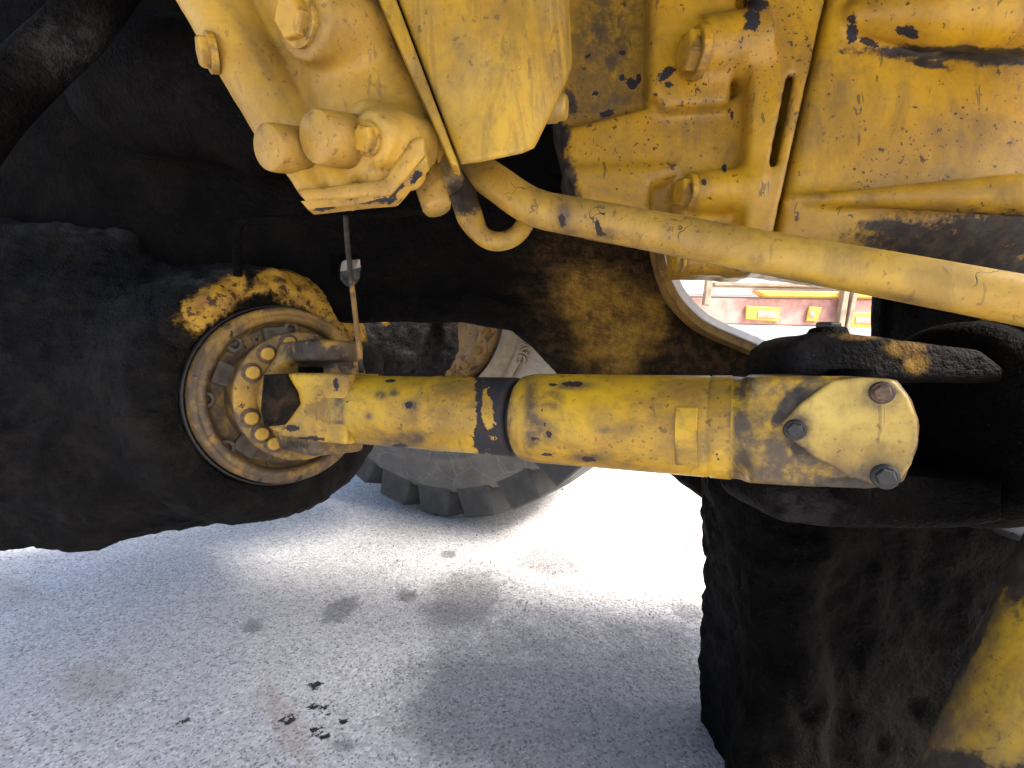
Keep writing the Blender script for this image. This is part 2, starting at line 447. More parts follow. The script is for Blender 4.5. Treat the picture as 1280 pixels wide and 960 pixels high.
def greasy(name, dark=(0.0022, 0.0018, 0.0018), lift=(0.0115, 0.0090, 0.0075), rough=0.74, bump=1.0, spec=0.11):
    g = G(name)
    n1 = g.noise(9, 6, 0.65, 0.3); n2 = g.noise(55, 6, 0.7)
    col = g.mix(g.step(g.math('ADD', g.math('MULTIPLY', n1, 0.6), g.math('MULTIPLY', n2, 0.4)), 0.42, 0.66), dark, lift)
    col = g.mix(g.math('MULTIPLY', g.step(g.noise(160, 3, 0.6), 0.62, 0.7), 0.35), col, (0.022, 0.019, 0.017))
    dm = g.math('MULTIPLY', g.step(g.attr('dusty'), 0.05, 0.9), g.step(g.noise(38, 6, 0.7), 0.3, 0.65))
    col = g.mix(dm, col, (0.040, 0.037, 0.038))
    ru = g.edge('rust', 0.45, 0.25, 0.80, 16, 5)
    rc = g.mix(g.step(g.noise(45, 6, 0.7), 0.4, 0.65), (0.016, 0.010, 0.006), (0.058, 0.033, 0.014))
    col = g.mix(ru, col, rc)
    pm = g.edge('paint', 0.40, 0.24, 0.80, 22, 5)
    ps = g.math('MULTIPLY', pm, g.step(g.noise(75, 6, 0.72), 0.34, 0.62, 0.60, 1.0))
    yc = g.mix(g.step(g.noise(24, 6, 0.7), 0.40, 0.66), (0.30, 0.165, 0.028), (0.12, 0.066, 0.020))
    col = g.mix(ps, col, yc)
    cm = g.edge('clean', 0.8, 0.30, 0.66, 42, 6)
    cc = g.mix(g.step(g.noise(30, 5, 0.7), 0.38, 0.62), (0.40, 0.225, 0.026), (0.20, 0.105, 0.026))
    cc = g.mix(g.math('MULTIPLY', g.step(g.noise(48, 5, 0.7), 0.55, 0.60), 0.9), cc, (0.035, 0.018, 0.013))
    cc = g.mix(g.math('MULTIPLY', g.step(g.noise(120, 4, 0.6), 0.60, 0.66), 0.8), cc, (0.07, 0.035, 0.02))
    col = g.mix(cm, col, cc)
    h = g.math('ADD', g.noise(32, 5, 0.7), g.math('MULTIPLY', g.noise(130, 3, 0.7), 0.5))
    h = g.math('MULTIPLY', h, g.math('SUBTRACT', 1.0, g.math('MULTIPLY', cm, 0.88)))
    rr = g.math('ADD', rough - 0.12, g.math('MULTIPLY', g.noise(24, 4), 0.24))
    return g.end(col, g.mixf(cm, rr, 0.5), g.bump(h, bump, 0.012), spec=spec)

def plain(name, col, rough=0.6, metal=0.0, var=0.3, scale=30, bump=0.25, spec=None, unit=1.0):
    g = G(name, unit)
    cc = g.mix(g.step(g.noise(scale, 6, 0.65), 0.35, 0.68), col, tuple(x * (1 - var) for x in col))
    return g.end(cc, g.math('ADD', rough - 0.08, g.math('MULTIPLY', g.noise(scale * 1.7, 4), 0.16)),
                 g.bump(g.noise(scale * 4, 4), bump, 0.002), metal, spec)

M = {}
M['cast'] = paint('yellow_cast_paint', base=(0.44, 0.262, 0.036), dust=0.35, grime=0.25, specks=0.5, rough=0.48, wear=0.35)
M['case'] = paint('yellow_case_paint', base=(0.43, 0.236, 0.011), dust=0.18, grime=0.40, specks=1.0, rough=0.36)
M['cover'] = paint('yellow_cover_paint', base=(0.41, 0.246, 0.020), dust=0.5, grime=0.5, specks=0.5, rough=0.45, wear=0.0, streak=(2.2, 2.2, 0.25))
M['pipe'] = paint('yellow_pipe_paint', base=(0.44, 0.272, 0.036), dust=0.4, grime=0.35, specks=0.5, rough=0.45, cracks=True, wear=0.35)
M['shaft'] = paint('yellow_shaft_paint', base=(0.48, 0.292, 0.013), dust=0.18, grime=0.55, chips=0.25, specks=0.6, rough=0.38, deep=True, streak=(0.35, 1.3, 1.3))
M['plate'] = paint('pale_yellow_plate_paint', base=(0.47, 0.340, 0.080), dust=0.25, grime=0.5, specks=0.6, rough=0.45)
M['flange'] = paint('worn_flange_paint', base=(0.40, 0.23, 0.025), dust=0.7, grime=0.8, chips=0.35, specks=1.0, rough=0.5, dustcol=(0.15, 0.115, 0.075))
M['ring'] = paint('worn_ring_paint', base=(0.36, 0.20, 0.022), dust=0.6, grime=0.9, chips=0.6, specks=1.0, rough=0.5, dustcol=(0.16, 0.11, 0.055))
M['grease'] = greasy('greasy_casting')
M['black'] = greasy('black_grime', (0.0012, 0.0010, 0.0010), (0.0042, 0.0033, 0.0026), 0.80, 1.0, 0.06)
M['frame'] = greasy('sooty_frame', (0.0018, 0.0015, 0.0015), (0.0065, 0.005, 0.004), 0.85, 0.9, 0.07)
M['dark_metal'] = plain('dirty_dark_steel', (0.028, 0.025, 0.024), 0.6, 0.1, 0.5)
M['primer'] = plain('blue_black_primer', (0.026, 0.031, 0.042), 0.5, 0.0, 0.25, 40, 0.15)
M['bolt_rust'] = plain('rusty_bolt', (0.10, 0.065, 0.045), 0.7, 0.2, 0.6, 80, 0.5)
M['seal'] = plain('black_rubber_seal', (0.007, 0.006, 0.006), 0.6, 0, 0.3)
M['rub'] = plain('black_hose_rubber', (0.020, 0.020, 0.022), 0.32, 0, 0.3, 14, 0.1)
M['steel'] = plain('polished_steel', (0.40, 0.40, 0.42), 0.30, 1.0, 0.15, 20, 0.05)
M['strip'] = plain('pale_worn_strip_lit', (0.85, 0.83, 0.82), 0.42, 0.0, 0.12, 60, 0.1)  # pale metal, whitened further for the outside light it reflects
M['brown'] = paint('brown_lip_paint', base=(0.30, 0.16, 0.035), dust=0.3, grime=0.8, specks=1.0, rough=0.6)
M['bolt_cast'] = paint('yellow_bolt_paint', base=(0.43, 0.248, 0.026), dust=0.3, grime=0.4, specks=0.6, rough=0.45, wear=0.4, unit=0.02)
M['bolt_case'] = paint('yellow_flange_bolt_paint', base=(0.42, 0.230, 0.012), dust=0.3, grime=0.6, specks=0.8, rough=0.42, wear=0.4, unit=0.03)
M['bolt_flange'] = paint('worn_bolt_paint', base=(0.42, 0.245, 0.028), dust=0.5, grime=0.6, specks=0.8, rough=0.5, dustcol=(0.15, 0.115, 0.075), wear=0.4, unit=0.0125)
M['bolt_dark'] = plain('dirty_dark_bolt', (0.030, 0.028, 0.028), 0.55, 0.3, 0.5, 60, 0.3, None, 0.01)
M['bolt_brown'] = plain('rusty_bolt_head', (0.13, 0.075, 0.045), 0.7, 0.2, 0.75, 90, 0.5, None, 0.01)
M['bolt_dirt'] = plain('brown_dirt_screw', (0.105, 0.082, 0.058), 0.75, 0.0, 0.6, 40, 0.4, None, 0.0165)
M['dirty'] = plain('brown_dirt_flange', (0.105, 0.082, 0.058), 0.75, 0.0, 0.6, 26, 0.5)

# ================================================================== the ground
def ground_material():
    g = G('asphalt')
    v1 = g.n.new('ShaderNodeTexVoronoi'); v1.inputs['Scale'].default_value = 120; g.l.new(g.tc, v1.inputs['Vector'])
    cell = g.n.new('ShaderNodeSeparateColor'); g.l.new(v1.outputs['Color'], cell.inputs[0])
    v2 = g.n.new('ShaderNodeTexVoronoi'); v2.inputs['Scale'].default_value = 260; g.l.new(g.tc, v2.inputs['Vector'])
    c2 = g.n.new('ShaderNodeSeparateColor'); g.l.new(v2.outputs['Color'], c2.inputs[0])
    base = g.mix(g.step(g.noise(1.6, 6, 0.6), 0.3, 0.7), (0.60, 0.575, 0.56), (0.51, 0.49, 0.48))
    stone = g.mix(cell.outputs[0], (0.33, 0.318, 0.312), (0.76, 0.735, 0.725))
    col = g.mix(0.48, base, stone)
    col = g.mix(g.math('MULTIPLY', g.step(c2.outputs[1], 0.90, 0.94), 0.7), col, (0.80, 0.80, 0.80))
    col = g.mix(g.math('MULTIPLY', g.step(c2.outputs[0], 0.86, 0.90), 0.6), col, (0.06, 0.06, 0.065))
    col = g.mix(g.math('MULTIPLY', g.step(g.noise(5, 5, 0.6), 0.58, 0.75), 0.3), col, (0.30, 0.26, 0.22))
    br = g.edge('rusty', 0.6, 0.25, 0.8, 20, 6); col = g.mix(g.math('MULTIPLY', br, 0.3), col, (0.30, 0.19, 0.12))
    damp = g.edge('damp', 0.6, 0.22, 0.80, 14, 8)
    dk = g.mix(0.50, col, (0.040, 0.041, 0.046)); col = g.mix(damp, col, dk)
    wet = g.edge('wet', 0.8, 0.30, 0.72, 30, 6)
    col = g.mix(g.math('MULTIPLY', wet, 0.55), col, (0.045, 0.043, 0.042))
    oil = g.edge('oil', 0.9, 0.44, 0.50, 110, 5)
    col = g.mix(oil, col, g.mix(g.step(g.noise(120, 3), 0.5, 0.62), (0.010, 0.008, 0.008), (0.05, 0.012, 0.008)))
    h = g.math('ADD', g.math('MULTIPLY', g.math('SUBTRACT', 1.0, v1.outputs['Distance']), 0.6), g.math('MULTIPLY', g.noise(300, 4, 0.7), 0.5))
    h = g.math('ADD', h, g.math('MULTIPLY', cell.outputs[1], 0.5))
    rough = g.mixf(oil, g.mixf(wet, g.mixf(damp, 0.85, 0.55), 0.45), 0.2)
    return g.end(col, rough, g.bump(h, 0.9, 0.004))
n = 420
u = np.linspace(-1, 1, n)
gx = 60 * np.sinh(u * 6.2) / np.sinh(6.2); gy = 1.45 + gx
X, Y = np.meshgrid(gx, gy, indexing='ij')
V = np.stack((X.ravel(), Y.ravel(), np.zeros(n * n)), -1)
V[:, 2] = fbm(V * (1, 1, 0), 3.0, 3, 3) * 0.012 * np.exp(-((V[:, 0] / 4) ** 2 + (V[:, 1] / 4) ** 2)) - 0.004
i, j = np.meshgrid(np.arange(n - 1), np.arange(n - 1), indexing='ij'); i = i.ravel(); j = j.ravel()
Q = np.stack((i * n + j, (i + 1) * n + j, (i + 1) * n + j + 1, i * n + j + 1), 1)
front = (tocam(V)[:, 2] > 0.3).astype(float)
wet = splat(V, [(425, 762, 26, 13, -28), (508, 745, 13, 8), (862, 765, 24, 11, 20), (315, 783, 13, 9), (560, 693, 10, 5), (118, 858, 6, 3)]) * front
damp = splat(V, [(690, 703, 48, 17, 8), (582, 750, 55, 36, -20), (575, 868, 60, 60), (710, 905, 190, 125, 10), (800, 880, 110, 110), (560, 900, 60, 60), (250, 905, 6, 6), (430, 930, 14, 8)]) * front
oil = splat(V, [(394, 857, 9, 5), (391, 881, 7, 5, 20), (405, 887, 8, 5, 30), (360, 899, 9, 7), (396, 915, 9, 6), (428, 902, 5, 5), (408, 919, 6, 4), (228, 900, 4, 6)]) * front
rusty = splat(V, [(118, 855, 45, 26), (360, 905, 60, 18, 60), (15, 740, 40, 20)]) * front
gr = mk('ground', V, Q, ground_material(), None, True, {'wet': wet, 'damp': damp, 'oil': oil, 'rusty': rusty})
gr['kind'] = 'structure'

rg = np.random.RandomState(5); NG = 3600
gv = []; gf = []
ico = np.array([(0, 0, 1), (0.9, 0, 0.3), (0.28, 0.85, 0.3), (-0.73, 0.53, 0.3), (-0.73, -0.53, 0.3), (0.28, -0.85, 0.3), (0, 0, -0.6)])
icf = [(0, 1, 2), (0, 2, 3), (0, 3, 4), (0, 4, 5), (0, 5, 1), (6, 2, 1), (6, 3, 2), (6, 4, 3), (6, 5, 4), (6, 1, 5)]
for k in range(NG):
    p = (rg.uniform(-2.6, 1.3), 0.72 + 2.6 * rg.rand() ** 1.3, 0.0); sz = 0.0016 + 0.0042 * rg.rand() ** 3
    sc3 = sz * rg.uniform(0.6, 1.3, 3); an = rg.rand() * 6.28; R2 = np.array(((math.cos(an), -math.sin(an), 0), (math.sin(an), math.cos(an), 0), (0, 0, 1)))
    gv.append((ico * rg.uniform(0.75, 1.2, (7, 1)) * sc3) @ R2.T + p); gf += [tuple(i + 7 * k for i in f) for f in icf]
M['grit'] = plain('grey_grit', (0.46, 0.44, 0.43), 0.85, 0, 0.55, 20, 0.2)
o = mk('grit', np.concatenate(gv), gf, M['grit'], None, False); o['kind'] = 'stuff'; o['label'] = 'fine loose grit scattered over the asphalt'; o['category'] = 'grit'

# ================================================================== machine frame: sooty plate with an arch and two openings
FRZ = 1.16
fr_t = thing('machine_frame', 'sooty black machine frame with an arched lower edge and a rusty yellow patch', 'machine frame', W(c(760, 470, FRZ)))
ARCH = [(400, 405), (470, 398), (560, 400), (605, 402), (640, 409), (670, 432), (705, 470), (770, 535), (838, 592), (892, 630), (960, 680)]
OPEN = [(833, 300), (838, 332), (851, 365), (870, 388), (894, 406), (940, 426), (990, 448), (1118, 490), (1118, 300)]
OUT = [(-120, -45)] + [(-120, 405)] + ARCH + [(1020, 700), (1160, 700), (1160, -45)]
HOLE = [(416, 317), (447, 317), (450, 335), (446, 352), (436, 357), (424, 352), (414, 340)]
def f_frame(P):
    d = sd_slab(P, OUT, FRZ, FRZ + 0.07, 0.012)
    lip = np.full(len(P), 9.0)
    for a, b in zip(ARCH[1:-1], ARCH[2:]):
        lip = np.minimum(lip, sd_caps(P, c(a[0] + 10, a[1] - 16, FRZ), c(b[0] + 12, b[1] - 16, FRZ), 0.026))
    d = smin(d, lip, 0.035)
    hp = [((x - 640) / F * FRZ, (480 - y) / F * FRZ) for x, y in HOLE]
    op = [((x - 640) / F * FRZ, (480 - y) / F * FRZ) for x, y in OPEN]
    d = smax(d, -sd_poly2(P[:, 0], P[:, 1], op), 0.006)
    return np.maximum(d, -sd_poly2(P[:, 0], P[:, 1], hp))
def a_frame(V):
    return {'paint': 0.92 * splat(V, [(770, 400, 62, 52, 35), (735, 370, 40, 40), (765, 440, 40, 28), (815, 400, 22, 34)]),
            'rust': splat(V, [(760, 380, 105, 110), (900, 440, 90, 40), (720, 320, 60, 50)]),
            'clean': 0.8 * splat(V, [(0, 0, 1, 1)])}
cast('frame_plate', f_frame, c(-110, 0, FRZ) * (1, 0, 0) + A3((0, -0.36, FRZ - 0.05)), A3((1.32, 0.95, FRZ + 0.10)), 0.0065, M['frame'], fr_t, a_frame, 0.016, 16)
# pale strip and brown lip round the opening
def band(name, px, z, half, h0, h1, off, mat, bev=0.0015):
    P = [A3(p, float) for p in spline([(*p, 0) for p in px], 6)]; P = np.array(P)[:, :2]
    T = np.gradient(P, axis=0); T /= np.linalg.norm(T, axis=1, keepdims=True); N = np.stack((-T[:, 1], T[:, 0]), 1)
    L = P + N * (off + half); R = P + N * (off - half)
    n_ = len(P); V = []
    for zz in (z + h0, z + h1):
        V += [c(x, y, z) + (0, 0, zz - z) for x, y in L] + [c(x, y, z) + (0, 0, zz - z) for x, y in R]
    Fc = []
    for k in range(n_ - 1):
        Fc += [(k, k + 1, n_ + k + 1, n_ + k), (2 * n_ + k, 3 * n_ + k, 3 * n_ + k + 1, 2 * n_ + k + 1),
               (k, 2 * n_ + k, 2 * n_ + k + 1, k + 1), (n_ + k, n_ + k + 1, 3 * n_ + k + 1, 3 * n_ + k)]
    Fc += [(0, n_, 3 * n_, 2 * n_), (n_ - 1, 3 * n_ - 1, 4 * n_ - 1, 2 * n_ - 1)]
    return mk(name, W(np.array(V)), Fc, mat, fr_t, False, None, bev)
STRIP = [(831, 296), (836, 330), (849, 363), (868, 387), (892, 405), (938, 425), (992, 448), (1040, 466)]
o = band('edge_strip', STRIP, FRZ - 0.055, 4.2, 0.0, 0.10, -3, M['strip']); o['label'] = 'pale worn metal strip edging the opening'
band('edge_lip', STRIP, FRZ - 0.046, 5.5, 0.0, 0.10, 7.0, M['brown'])
# unseen belly slab added overhead, outline sized to block sun and sky
bp = [(-1.15, -0.20), (1.32, -0.20), (1.32, 0.62), (1.32, 0.74), (1.32, 1.28), (-1.15, 1.28)]
V_ = np.array([(x, y, z) for z in (1.62, 1.70) for x, y in bp]); F_ = [tuple(range(6)), tuple(range(11, 5, -1))] + [(i, (i + 1) % 6, 6 + (i + 1) % 6, 6 + i) for i in range(6)]
mk('belly_shade_slab', V_, F_, M['frame'], fr_t, False, None, 0.01)

# ================================================================== differential and axle housing
FL = Frame(c(357, 494, 1.07), (0.72, 0.0, -0.69))
kW = Wd(FL.k)
di_t = thing('axle_housing', 'grime-blackened differential and axle housing with a patch of yellow paint over the flange', 'axle housing', W(c(250, 690, 1.2)))
def f_diff(P):
    d = sd_cyl(P, FL.at(0, 0, -0.012), FL.at(0, 0, -0.20), 0.262, 0.30, 0.05)
    d = smin(d, sd_ell(P, c(290, 490, 1.36), (0.36, 0.31, 0.32)), 0.06)
    d = smin(d, sd_ell(P, c(70, 470, 1.26), (0.50, 0.35, 0.28)), 0.16)
    d = smin(d, sd_ell(P, c(190, 520, 1.24), (0.24, 0.245, 0.20)), 0.12)
    d = smin(d, sd_caps(P, c(-60, 300, 1.10), c(150, 322, 1.18), 0.055), 0.06)
    d = smin(d, sd_caps(P, c(-60, 650, 1.10), c(115, 664, 1.10), 0.048, 0.040), 0.08)
    d = smin(d, sd_caps(P, c(-60, 560, 1.0), c(140, 600, 1.08), 0.07), 0.10)
    d = smin(d, sd_cyl(P, c(330, 440, 1.55), c(525, 398, 1.74), 0.20, 0.185, 0.02), 0.05)
    d = smin(d, sd_cyl(P, c(505, 405, 1.70), c(528, 400, 1.75), 0.205, 0.205, 0.02), 0.03)
    return np.maximum(d, -sd_cyl(P, FL.at(0, 0, -0.03), FL.at(0, 0, 0.3), 0.187, None, 0.004))
def a_diff(V):
    L = FL.local(tocam(V)); rad = np.hypot(L[:, 0], L[:, 1]); x, y = topx(V)
    ang = np.degrees(np.arctan2(493 - y, x - 337)); r = np.hypot(x - 337, y - 493)
    a = np.clip(np.minimum(ang - 20, 150 - ang) / 18, 0, 1); b = np.exp2(-((r - 135) / 22.0) ** 4)
    cl = a * b * (tocam(V)[:, 2] < 1.25)
    gap = splat(V, [(312, 352, 7, 14, 15), (330, 372, 34, 7, -8)])
    cl = np.clip(cl - 0.75 * gap, 0, 1)
    cl = np.maximum(cl, 0.95 * splat(V, [(483, 401, 6, 6)]))
    return {'clean': cl, 'dusty': 0.75 * splat(V, [(90, 280, 90, 16, 8), (300, 335, 60, 10, -10), (460, 395, 60, 40), (520, 440, 40, 40), (240, 350, 30, 12)]),  # dusty mask also paints the lit upper ridge grey
            'rust': 0.28 * splat(V, [(60, 670, 70, 18), (200, 540, 60, 60), (80, 400, 70, 50)])}
cast('housing', f_diff, A3((-1.42, -0.54, 0.84)), A3((-0.12, 0.50, 1.84)), 0.0085, M['grease'], di_t, a_diff, 0.022, 16, 1, 5, 0.009)

# ================================================================== drive flange on the housing
fl_t = thing('drive_flange', 'round worn yellow drive flange with ring of bolts and two forked ears', 'flange', W(FL.at(0, -0.18, 0)))
o0 = W(FL.o)
V_, F_ = lathe([(-0.03, 0.1885), (-0.008, 0.1885), (-0.004, 0.187), (-0.003, 0.184), (-0.02, 0.183)], o0, kW, 96)
mk('seal_ring', V_, F_, M['seal'], fl_t)
V_, F_ = lathe(dense([(-0.03, 0.181), (0.018, 0.181), (0.024, 0.178), (0.026, 0.172), (0.024, 0.169), (0.024, 0.166), (0.027, 0.163), (0.026, 0.156), (0.018, 0.151), (0.002, 0.150), (0.0, 0.149), (0.0, 0.145), (-0.006, 0.143), (-0.008, 0.06), (-0.008, 0.0)], 0.006), o0, kW, 112)
x, y = topx(V_); L = FL.local(tocam(V_)); rd = np.hypot(L[:, 0], L[:, 1])
mk('flange_disc', V_, F_, M['ring'], fl_t, True, {'rub': np.clip(np.clip((0.152 - rd) / 0.01, 0, 1) * 0.9 + splat(V_, [(310, 585, 95, 45), (240, 540, 25, 50)]) + 0.42 + 0.5 * fbm(V_, 25, 3, 4), 0, 1)}, None)
ME_SOCK = socket_mesh(M['bolt_dirt'])
for px, py in ((295, 430), (259, 500), (285, 560), (366, 411)):
    u_, v_ = FL.hit(px, py, 0.014)
    bolt('socket_screw', ME_SOCK, W(FL.at(u_, v_, -0.006)), kW, 0.0165, fl_t)
# raised webs inside the ring
for k, an in enumerate((100, 160, 232, 292)):
    r0, r1 = 0.104, 0.145; da = 0.16; a0 = math.radians(an)
    pl = [(r0 * math.cos(a0 - da * 1.3), r0 * math.sin(a0 - da * 1.3)), (r1 * math.cos(a0 - da), r1 * math.sin(a0 - da)), (r1 * math.cos(a0 + da), r1 * math.sin(a0 + da)), (r0 * math.cos(a0 + da * 1.3), r0 * math.sin(a0 + da * 1.3))]
    V_, F_ = prism(pl, FL, -0.02, 0.006); mk('web', V_, F_, M['dirty'], fl_t, False, None, 0.004)
# hub and forked yoke
HB = 0.085
V_, F_ = lathe(dense([(-0.02, 0.118), (0.02, 0.112), (0.06, 0.112), (HB - 0.02, 0.126), (HB - 0.002, 0.127), (HB, 0.124), (HB, 0.09), (HB, 0.0)], 0.006), o0, kW, 96)
mk('hub', V_, F_, M['flange'], fl_t, True, {'rub': np.clip(1.0 * (FL.local(tocam(V_))[:, 2] < HB - 0.012) + 0.5 + 1.2 * fbm(V_, 22, 3, 8) + 0.5 * splat(V_, [(340, 500, 14, 80)]), 0, 1), 'grease': splat(V_, [(420, 440, 40, 26), (400, 470, 40, 22)])})
def f_yoke(P):
    L = FL.local(P); d = np.full(len(P), 9.0)
    for s in (-1, 1):
        q = np.stack((np.abs(L[:, 0]) - 0.050, np.abs(L[:, 1] - s * 0.083) - 0.019, np.abs(L[:, 2] - 0.150) - 0.080), -1) + 0.008
        e = np.minimum(q.max(1), 0) + np.linalg.norm(np.maximum(q, 0), axis=1) - 0.008
        d = np.minimum(d, e)
    base = sd_cyl(P, FL.at(0, 0, HB - 0.01), FL.at(0, 0, HB + 0.016), 0.088, None, 0.006)
    return smin(d, base, 0.028)
def a_yoke(V):
    return {'grease': np.maximum(0.85 * splat(V, [(400, 448, 42, 16), (385, 440, 30, 20)]), 0.7 * splat(V, [(368, 556, 26, 8)])), 'rub': np.clip(0.45 + 1.3 * fbm(V, 24, 3, 9) + 0.5 * splat(V, [(395, 565, 50, 20)]), 0, 1)}
lo = np.min([FL.at(a, b, h) for a in (-.14, .14) for b in (-.14, .14) for h in (.05, .27)], 0); hi = np.max([FL.at(a, b, h) for a in (-.14, .14) for b in (-.14, .14) for h in (.05, .27)], 0)
cast('fork', f_yoke, lo, hi, 0.0042, M['flange'], fl_t, a_yoke, 0.0015, 30, 1)
ME_ROUND = round_mesh(M['bolt_flange'])
for px, py in ((313, 465), (332, 441), (360, 427), (409, 437), (303, 527), (314, 553), (331, 571)):
    u_, v_ = FL.hit(px, py, HB); s = 0.106 / math.hypot(u_, v_)
    V_, F_ = lathe([(-0.004, 0.0185), (0.0015, 0.0185), (0.0022, 0.0175), (0.0022, 0)], W(FL.at(u_ * s, v_ * s, HB)), kW, 24)
    mk('bolt_washer', V_, F_, M['bolt_rust'], fl_t)
    bolt('round_bolt', ME_ROUND, W(FL.at(u_ * s, v_ * s, HB)), kW, 0.0125, fl_t)

# ================================================================== drive shaft
S0, S1 = c(430, 511, 0.92), c(1060, 541, 0.6046)
sx = nrm(S1 - S0); SH = Frame(S0, (sx[2], 0, -sx[0]), sx)
def tp(px):
    k = (px - 640) / F; return (k * S0[2] - S0[0]) / (sx[0] - k * sx[2])
sh_t = thing('drive_shaft', 'worn yellow drive shaft of two telescoping tubes between the flange and the joint', 'drive shaft', W(c(640, 590, 0.78)))
sW = Wd(sx); s0W = W(S0)
V_, F_ = lathe(dense([(tp(421), 0.050), (tp(424), 0.0585), (tp(427), 0.0615), (tp(430), 0.0595), (tp(434), 0.0600), (tp(543), 0.0600), (tp(545), 0.0612), (tp(556), 0.0612), (tp(560), 0.0602), (tp(600), 0.0602), (tp(645), 0.0602), (tp(648), 0.054), (tp(648.5), 0.0)], 0.006), s0W, sW, 112)
at = {'chip': np.maximum(1.25 * splat(V_, [(626, 470, 24, 36), (632, 505, 22, 60), (630, 548, 26, 32), (604, 545, 10, 22), (511, 506, 4, 4), (500, 557, 8, 2), (488, 476, 6, 2), (600, 500, 5, 46)]) - 0.75 * splat(V_, [(609, 518, 7, 24, -10), (620, 548, 7, 5)]), 0),
      'rub': 0.9 * splat(V_, [(424, 511, 7, 50), (650, 520, 7, 60)]) + 0.9 * splat(V_, [(476, 494, 9, 6), (512, 507, 11, 9), (500, 555, 20, 7), (518, 547, 14, 8), (492, 491, 7, 5), (462, 520, 5, 5)]) + 0.4 * splat(V_, [(470, 545, 60, 10), (560, 500, 16, 40), (520, 480, 60, 6)])}
o = mk('inner_tube', V_, F_, M['shaft'], sh_t, True, at); o['label'] = 'slimmer yellow tube with a chipped blue-black band'
V_, F_ = lathe([(tp(646), 0.0), (tp(646), 0.0525), (tp(660), 0.0525), (tp(660), 0.0)], s0W, sW, 64)
mk('collar', V_, F_, M['seal'], sh_t)
V_, F_ = lathe(dense([(tp(655), 0.050), (tp(654.5), 0.0595), (tp(657), 0.0625), (tp(668), 0.0655), (tp(672), 0.0660), (tp(886), 0.0660), (tp(888), 0.0645), (tp(890), 0.0662), (tp(914), 0.0664), (tp(916), 0.0650), (tp(917), 0.0)], 0.006), s0W, sW, 112)
at = {'chip': splat(V_, [(715, 480, 13, 3), (690, 481, 5, 2), (686, 543, 4, 4), (684, 568, 7, 2), (737, 574, 10, 3), (679, 515, 2, 9), (683, 530, 2, 6), (668, 548, 4, 3)]),
      'rub': np.clip(0.8 * splat(V_, [(663, 520, 9, 60)]) + 0.85 * splat(V_, [(754, 537, 9, 5), (735, 572, 26, 7), (690, 500, 14, 14), (715, 482, 30, 6), (682, 540, 14, 16), (880, 560, 8, 20)]) + splat(V_, [(930, 540, 14, 90)]), 0, 1)}
o = mk('outer_tube', V_, F_, M['shaft'], sh_t, True, at); o['label'] = 'thicker yellow tube with a raised oblong pad'
# raised oblong pad curved on the tube
pv = []; nA, nT = 14, 5
t0, t1 = tp(851), tp(877)
def v_at(py, px):
    d = c(px, py, 1.0)
    # ray against the tube
    best = None
    for z in np.linspace(0.45, 0.75, 600):
        q = d * z - S0; t = q @ sx; r = np.linalg.norm(q - t * sx)
        if r < 0.0665: best = q - t * sx; break
    return math.atan2(best @ SH.b, best @ SH.k)
a0, a1 = v_at(510, 864), v_at(581, 864)
for rr_ in (0.0645, 0.0690):
    for i_ in range(nA):
        an = a0 + (a1 - a0) * i_ / (nA - 1)
        for j_ in range(nT):
            t = t0 + (t1 - t0) * j_ / (nT - 1)
            pv.append(S0 + sx * t + (SH.k * math.cos(an) + SH.b * math.sin(an)) * rr_)
Fp = []; o_ = nA * nT
for i_ in range(nA - 1):
    for j_ in range(nT - 1):
        q = [i_ * nT + j_, (i_ + 1) * nT + j_, (i_ + 1) * nT + j_ + 1, i_ * nT + j_ + 1]
        Fp += [tuple(q), tuple(x_ + o_ for x_ in q[::-1])]
for i_ in range(nA - 1):
    for j_ in (0, nT - 1): Fp.append((i_ * nT + j_, (i_ + 1) * nT + j_, o_ + (i_ + 1) * nT + j_, o_ + i_ * nT + j_))
for j_ in range(nT - 1):
    for i_ in (0, nA - 1): Fp.append((i_ * nT + j_, i_ * nT + j_ + 1, o_ + i_ * nT + j_ + 1, o_ + i_ * nT + j_))
mk('raised_pad', W(np.array(pv)), Fp, M['shaft'], sh_t, False, None, 0.0012)
# left fork of the shaft
def poly_sh(px, h): return pxpoly(px, SH, h)
LF = poly_sh([(436, 466), (436, 556), (404, 553), (352, 545), (338, 535), (330, 500), (338, 469), (370, 466)], 0.050)
def f_lfork(P):
    d = sd_fslab(P, SH, LF, 0.030, 0.056, 0.006)
    d = np.minimum(d, sd_fslab(P, SH, LF, -0.056, -0.030, 0.006))
    neck = sd_cyl(P, S0 + sx * tp(398), S0 + sx * tp(428), 0.050, 0.0585, 0.006)
    return smin(d, neck, 0.014)
bb = [SH.at(u, v, h) for u in (tp(300), tp(445)) for v in (-.09, .09) for h in (-.08, .08)]
cast('inner_fork', f_lfork, np.min(bb, 0), np.max(bb, 0), 0.0036, M['shaft'], sh_t, lambda V: {'grease': 0.75 * splat(V, [(345, 500, 22, 40)]), 'chip': splat(V, [(365, 535, 10, 4), (420, 480, 3, 8), (385, 549, 18, 3)])}, 0.001, 40, 1)
HEX = [(329, 468), (355, 467), (369, 490), (373, 505), (353, 531), (330, 534), (325, 512)]
HXL = pxpoly(HEX, SH, 0.063); bb = [SH.at(u, v, h) for u in (min(q[0] for q in HXL) - .01, max(q[0] for q in HXL) + .01) for v in (-.08, .09) for h in (.045, .07)]
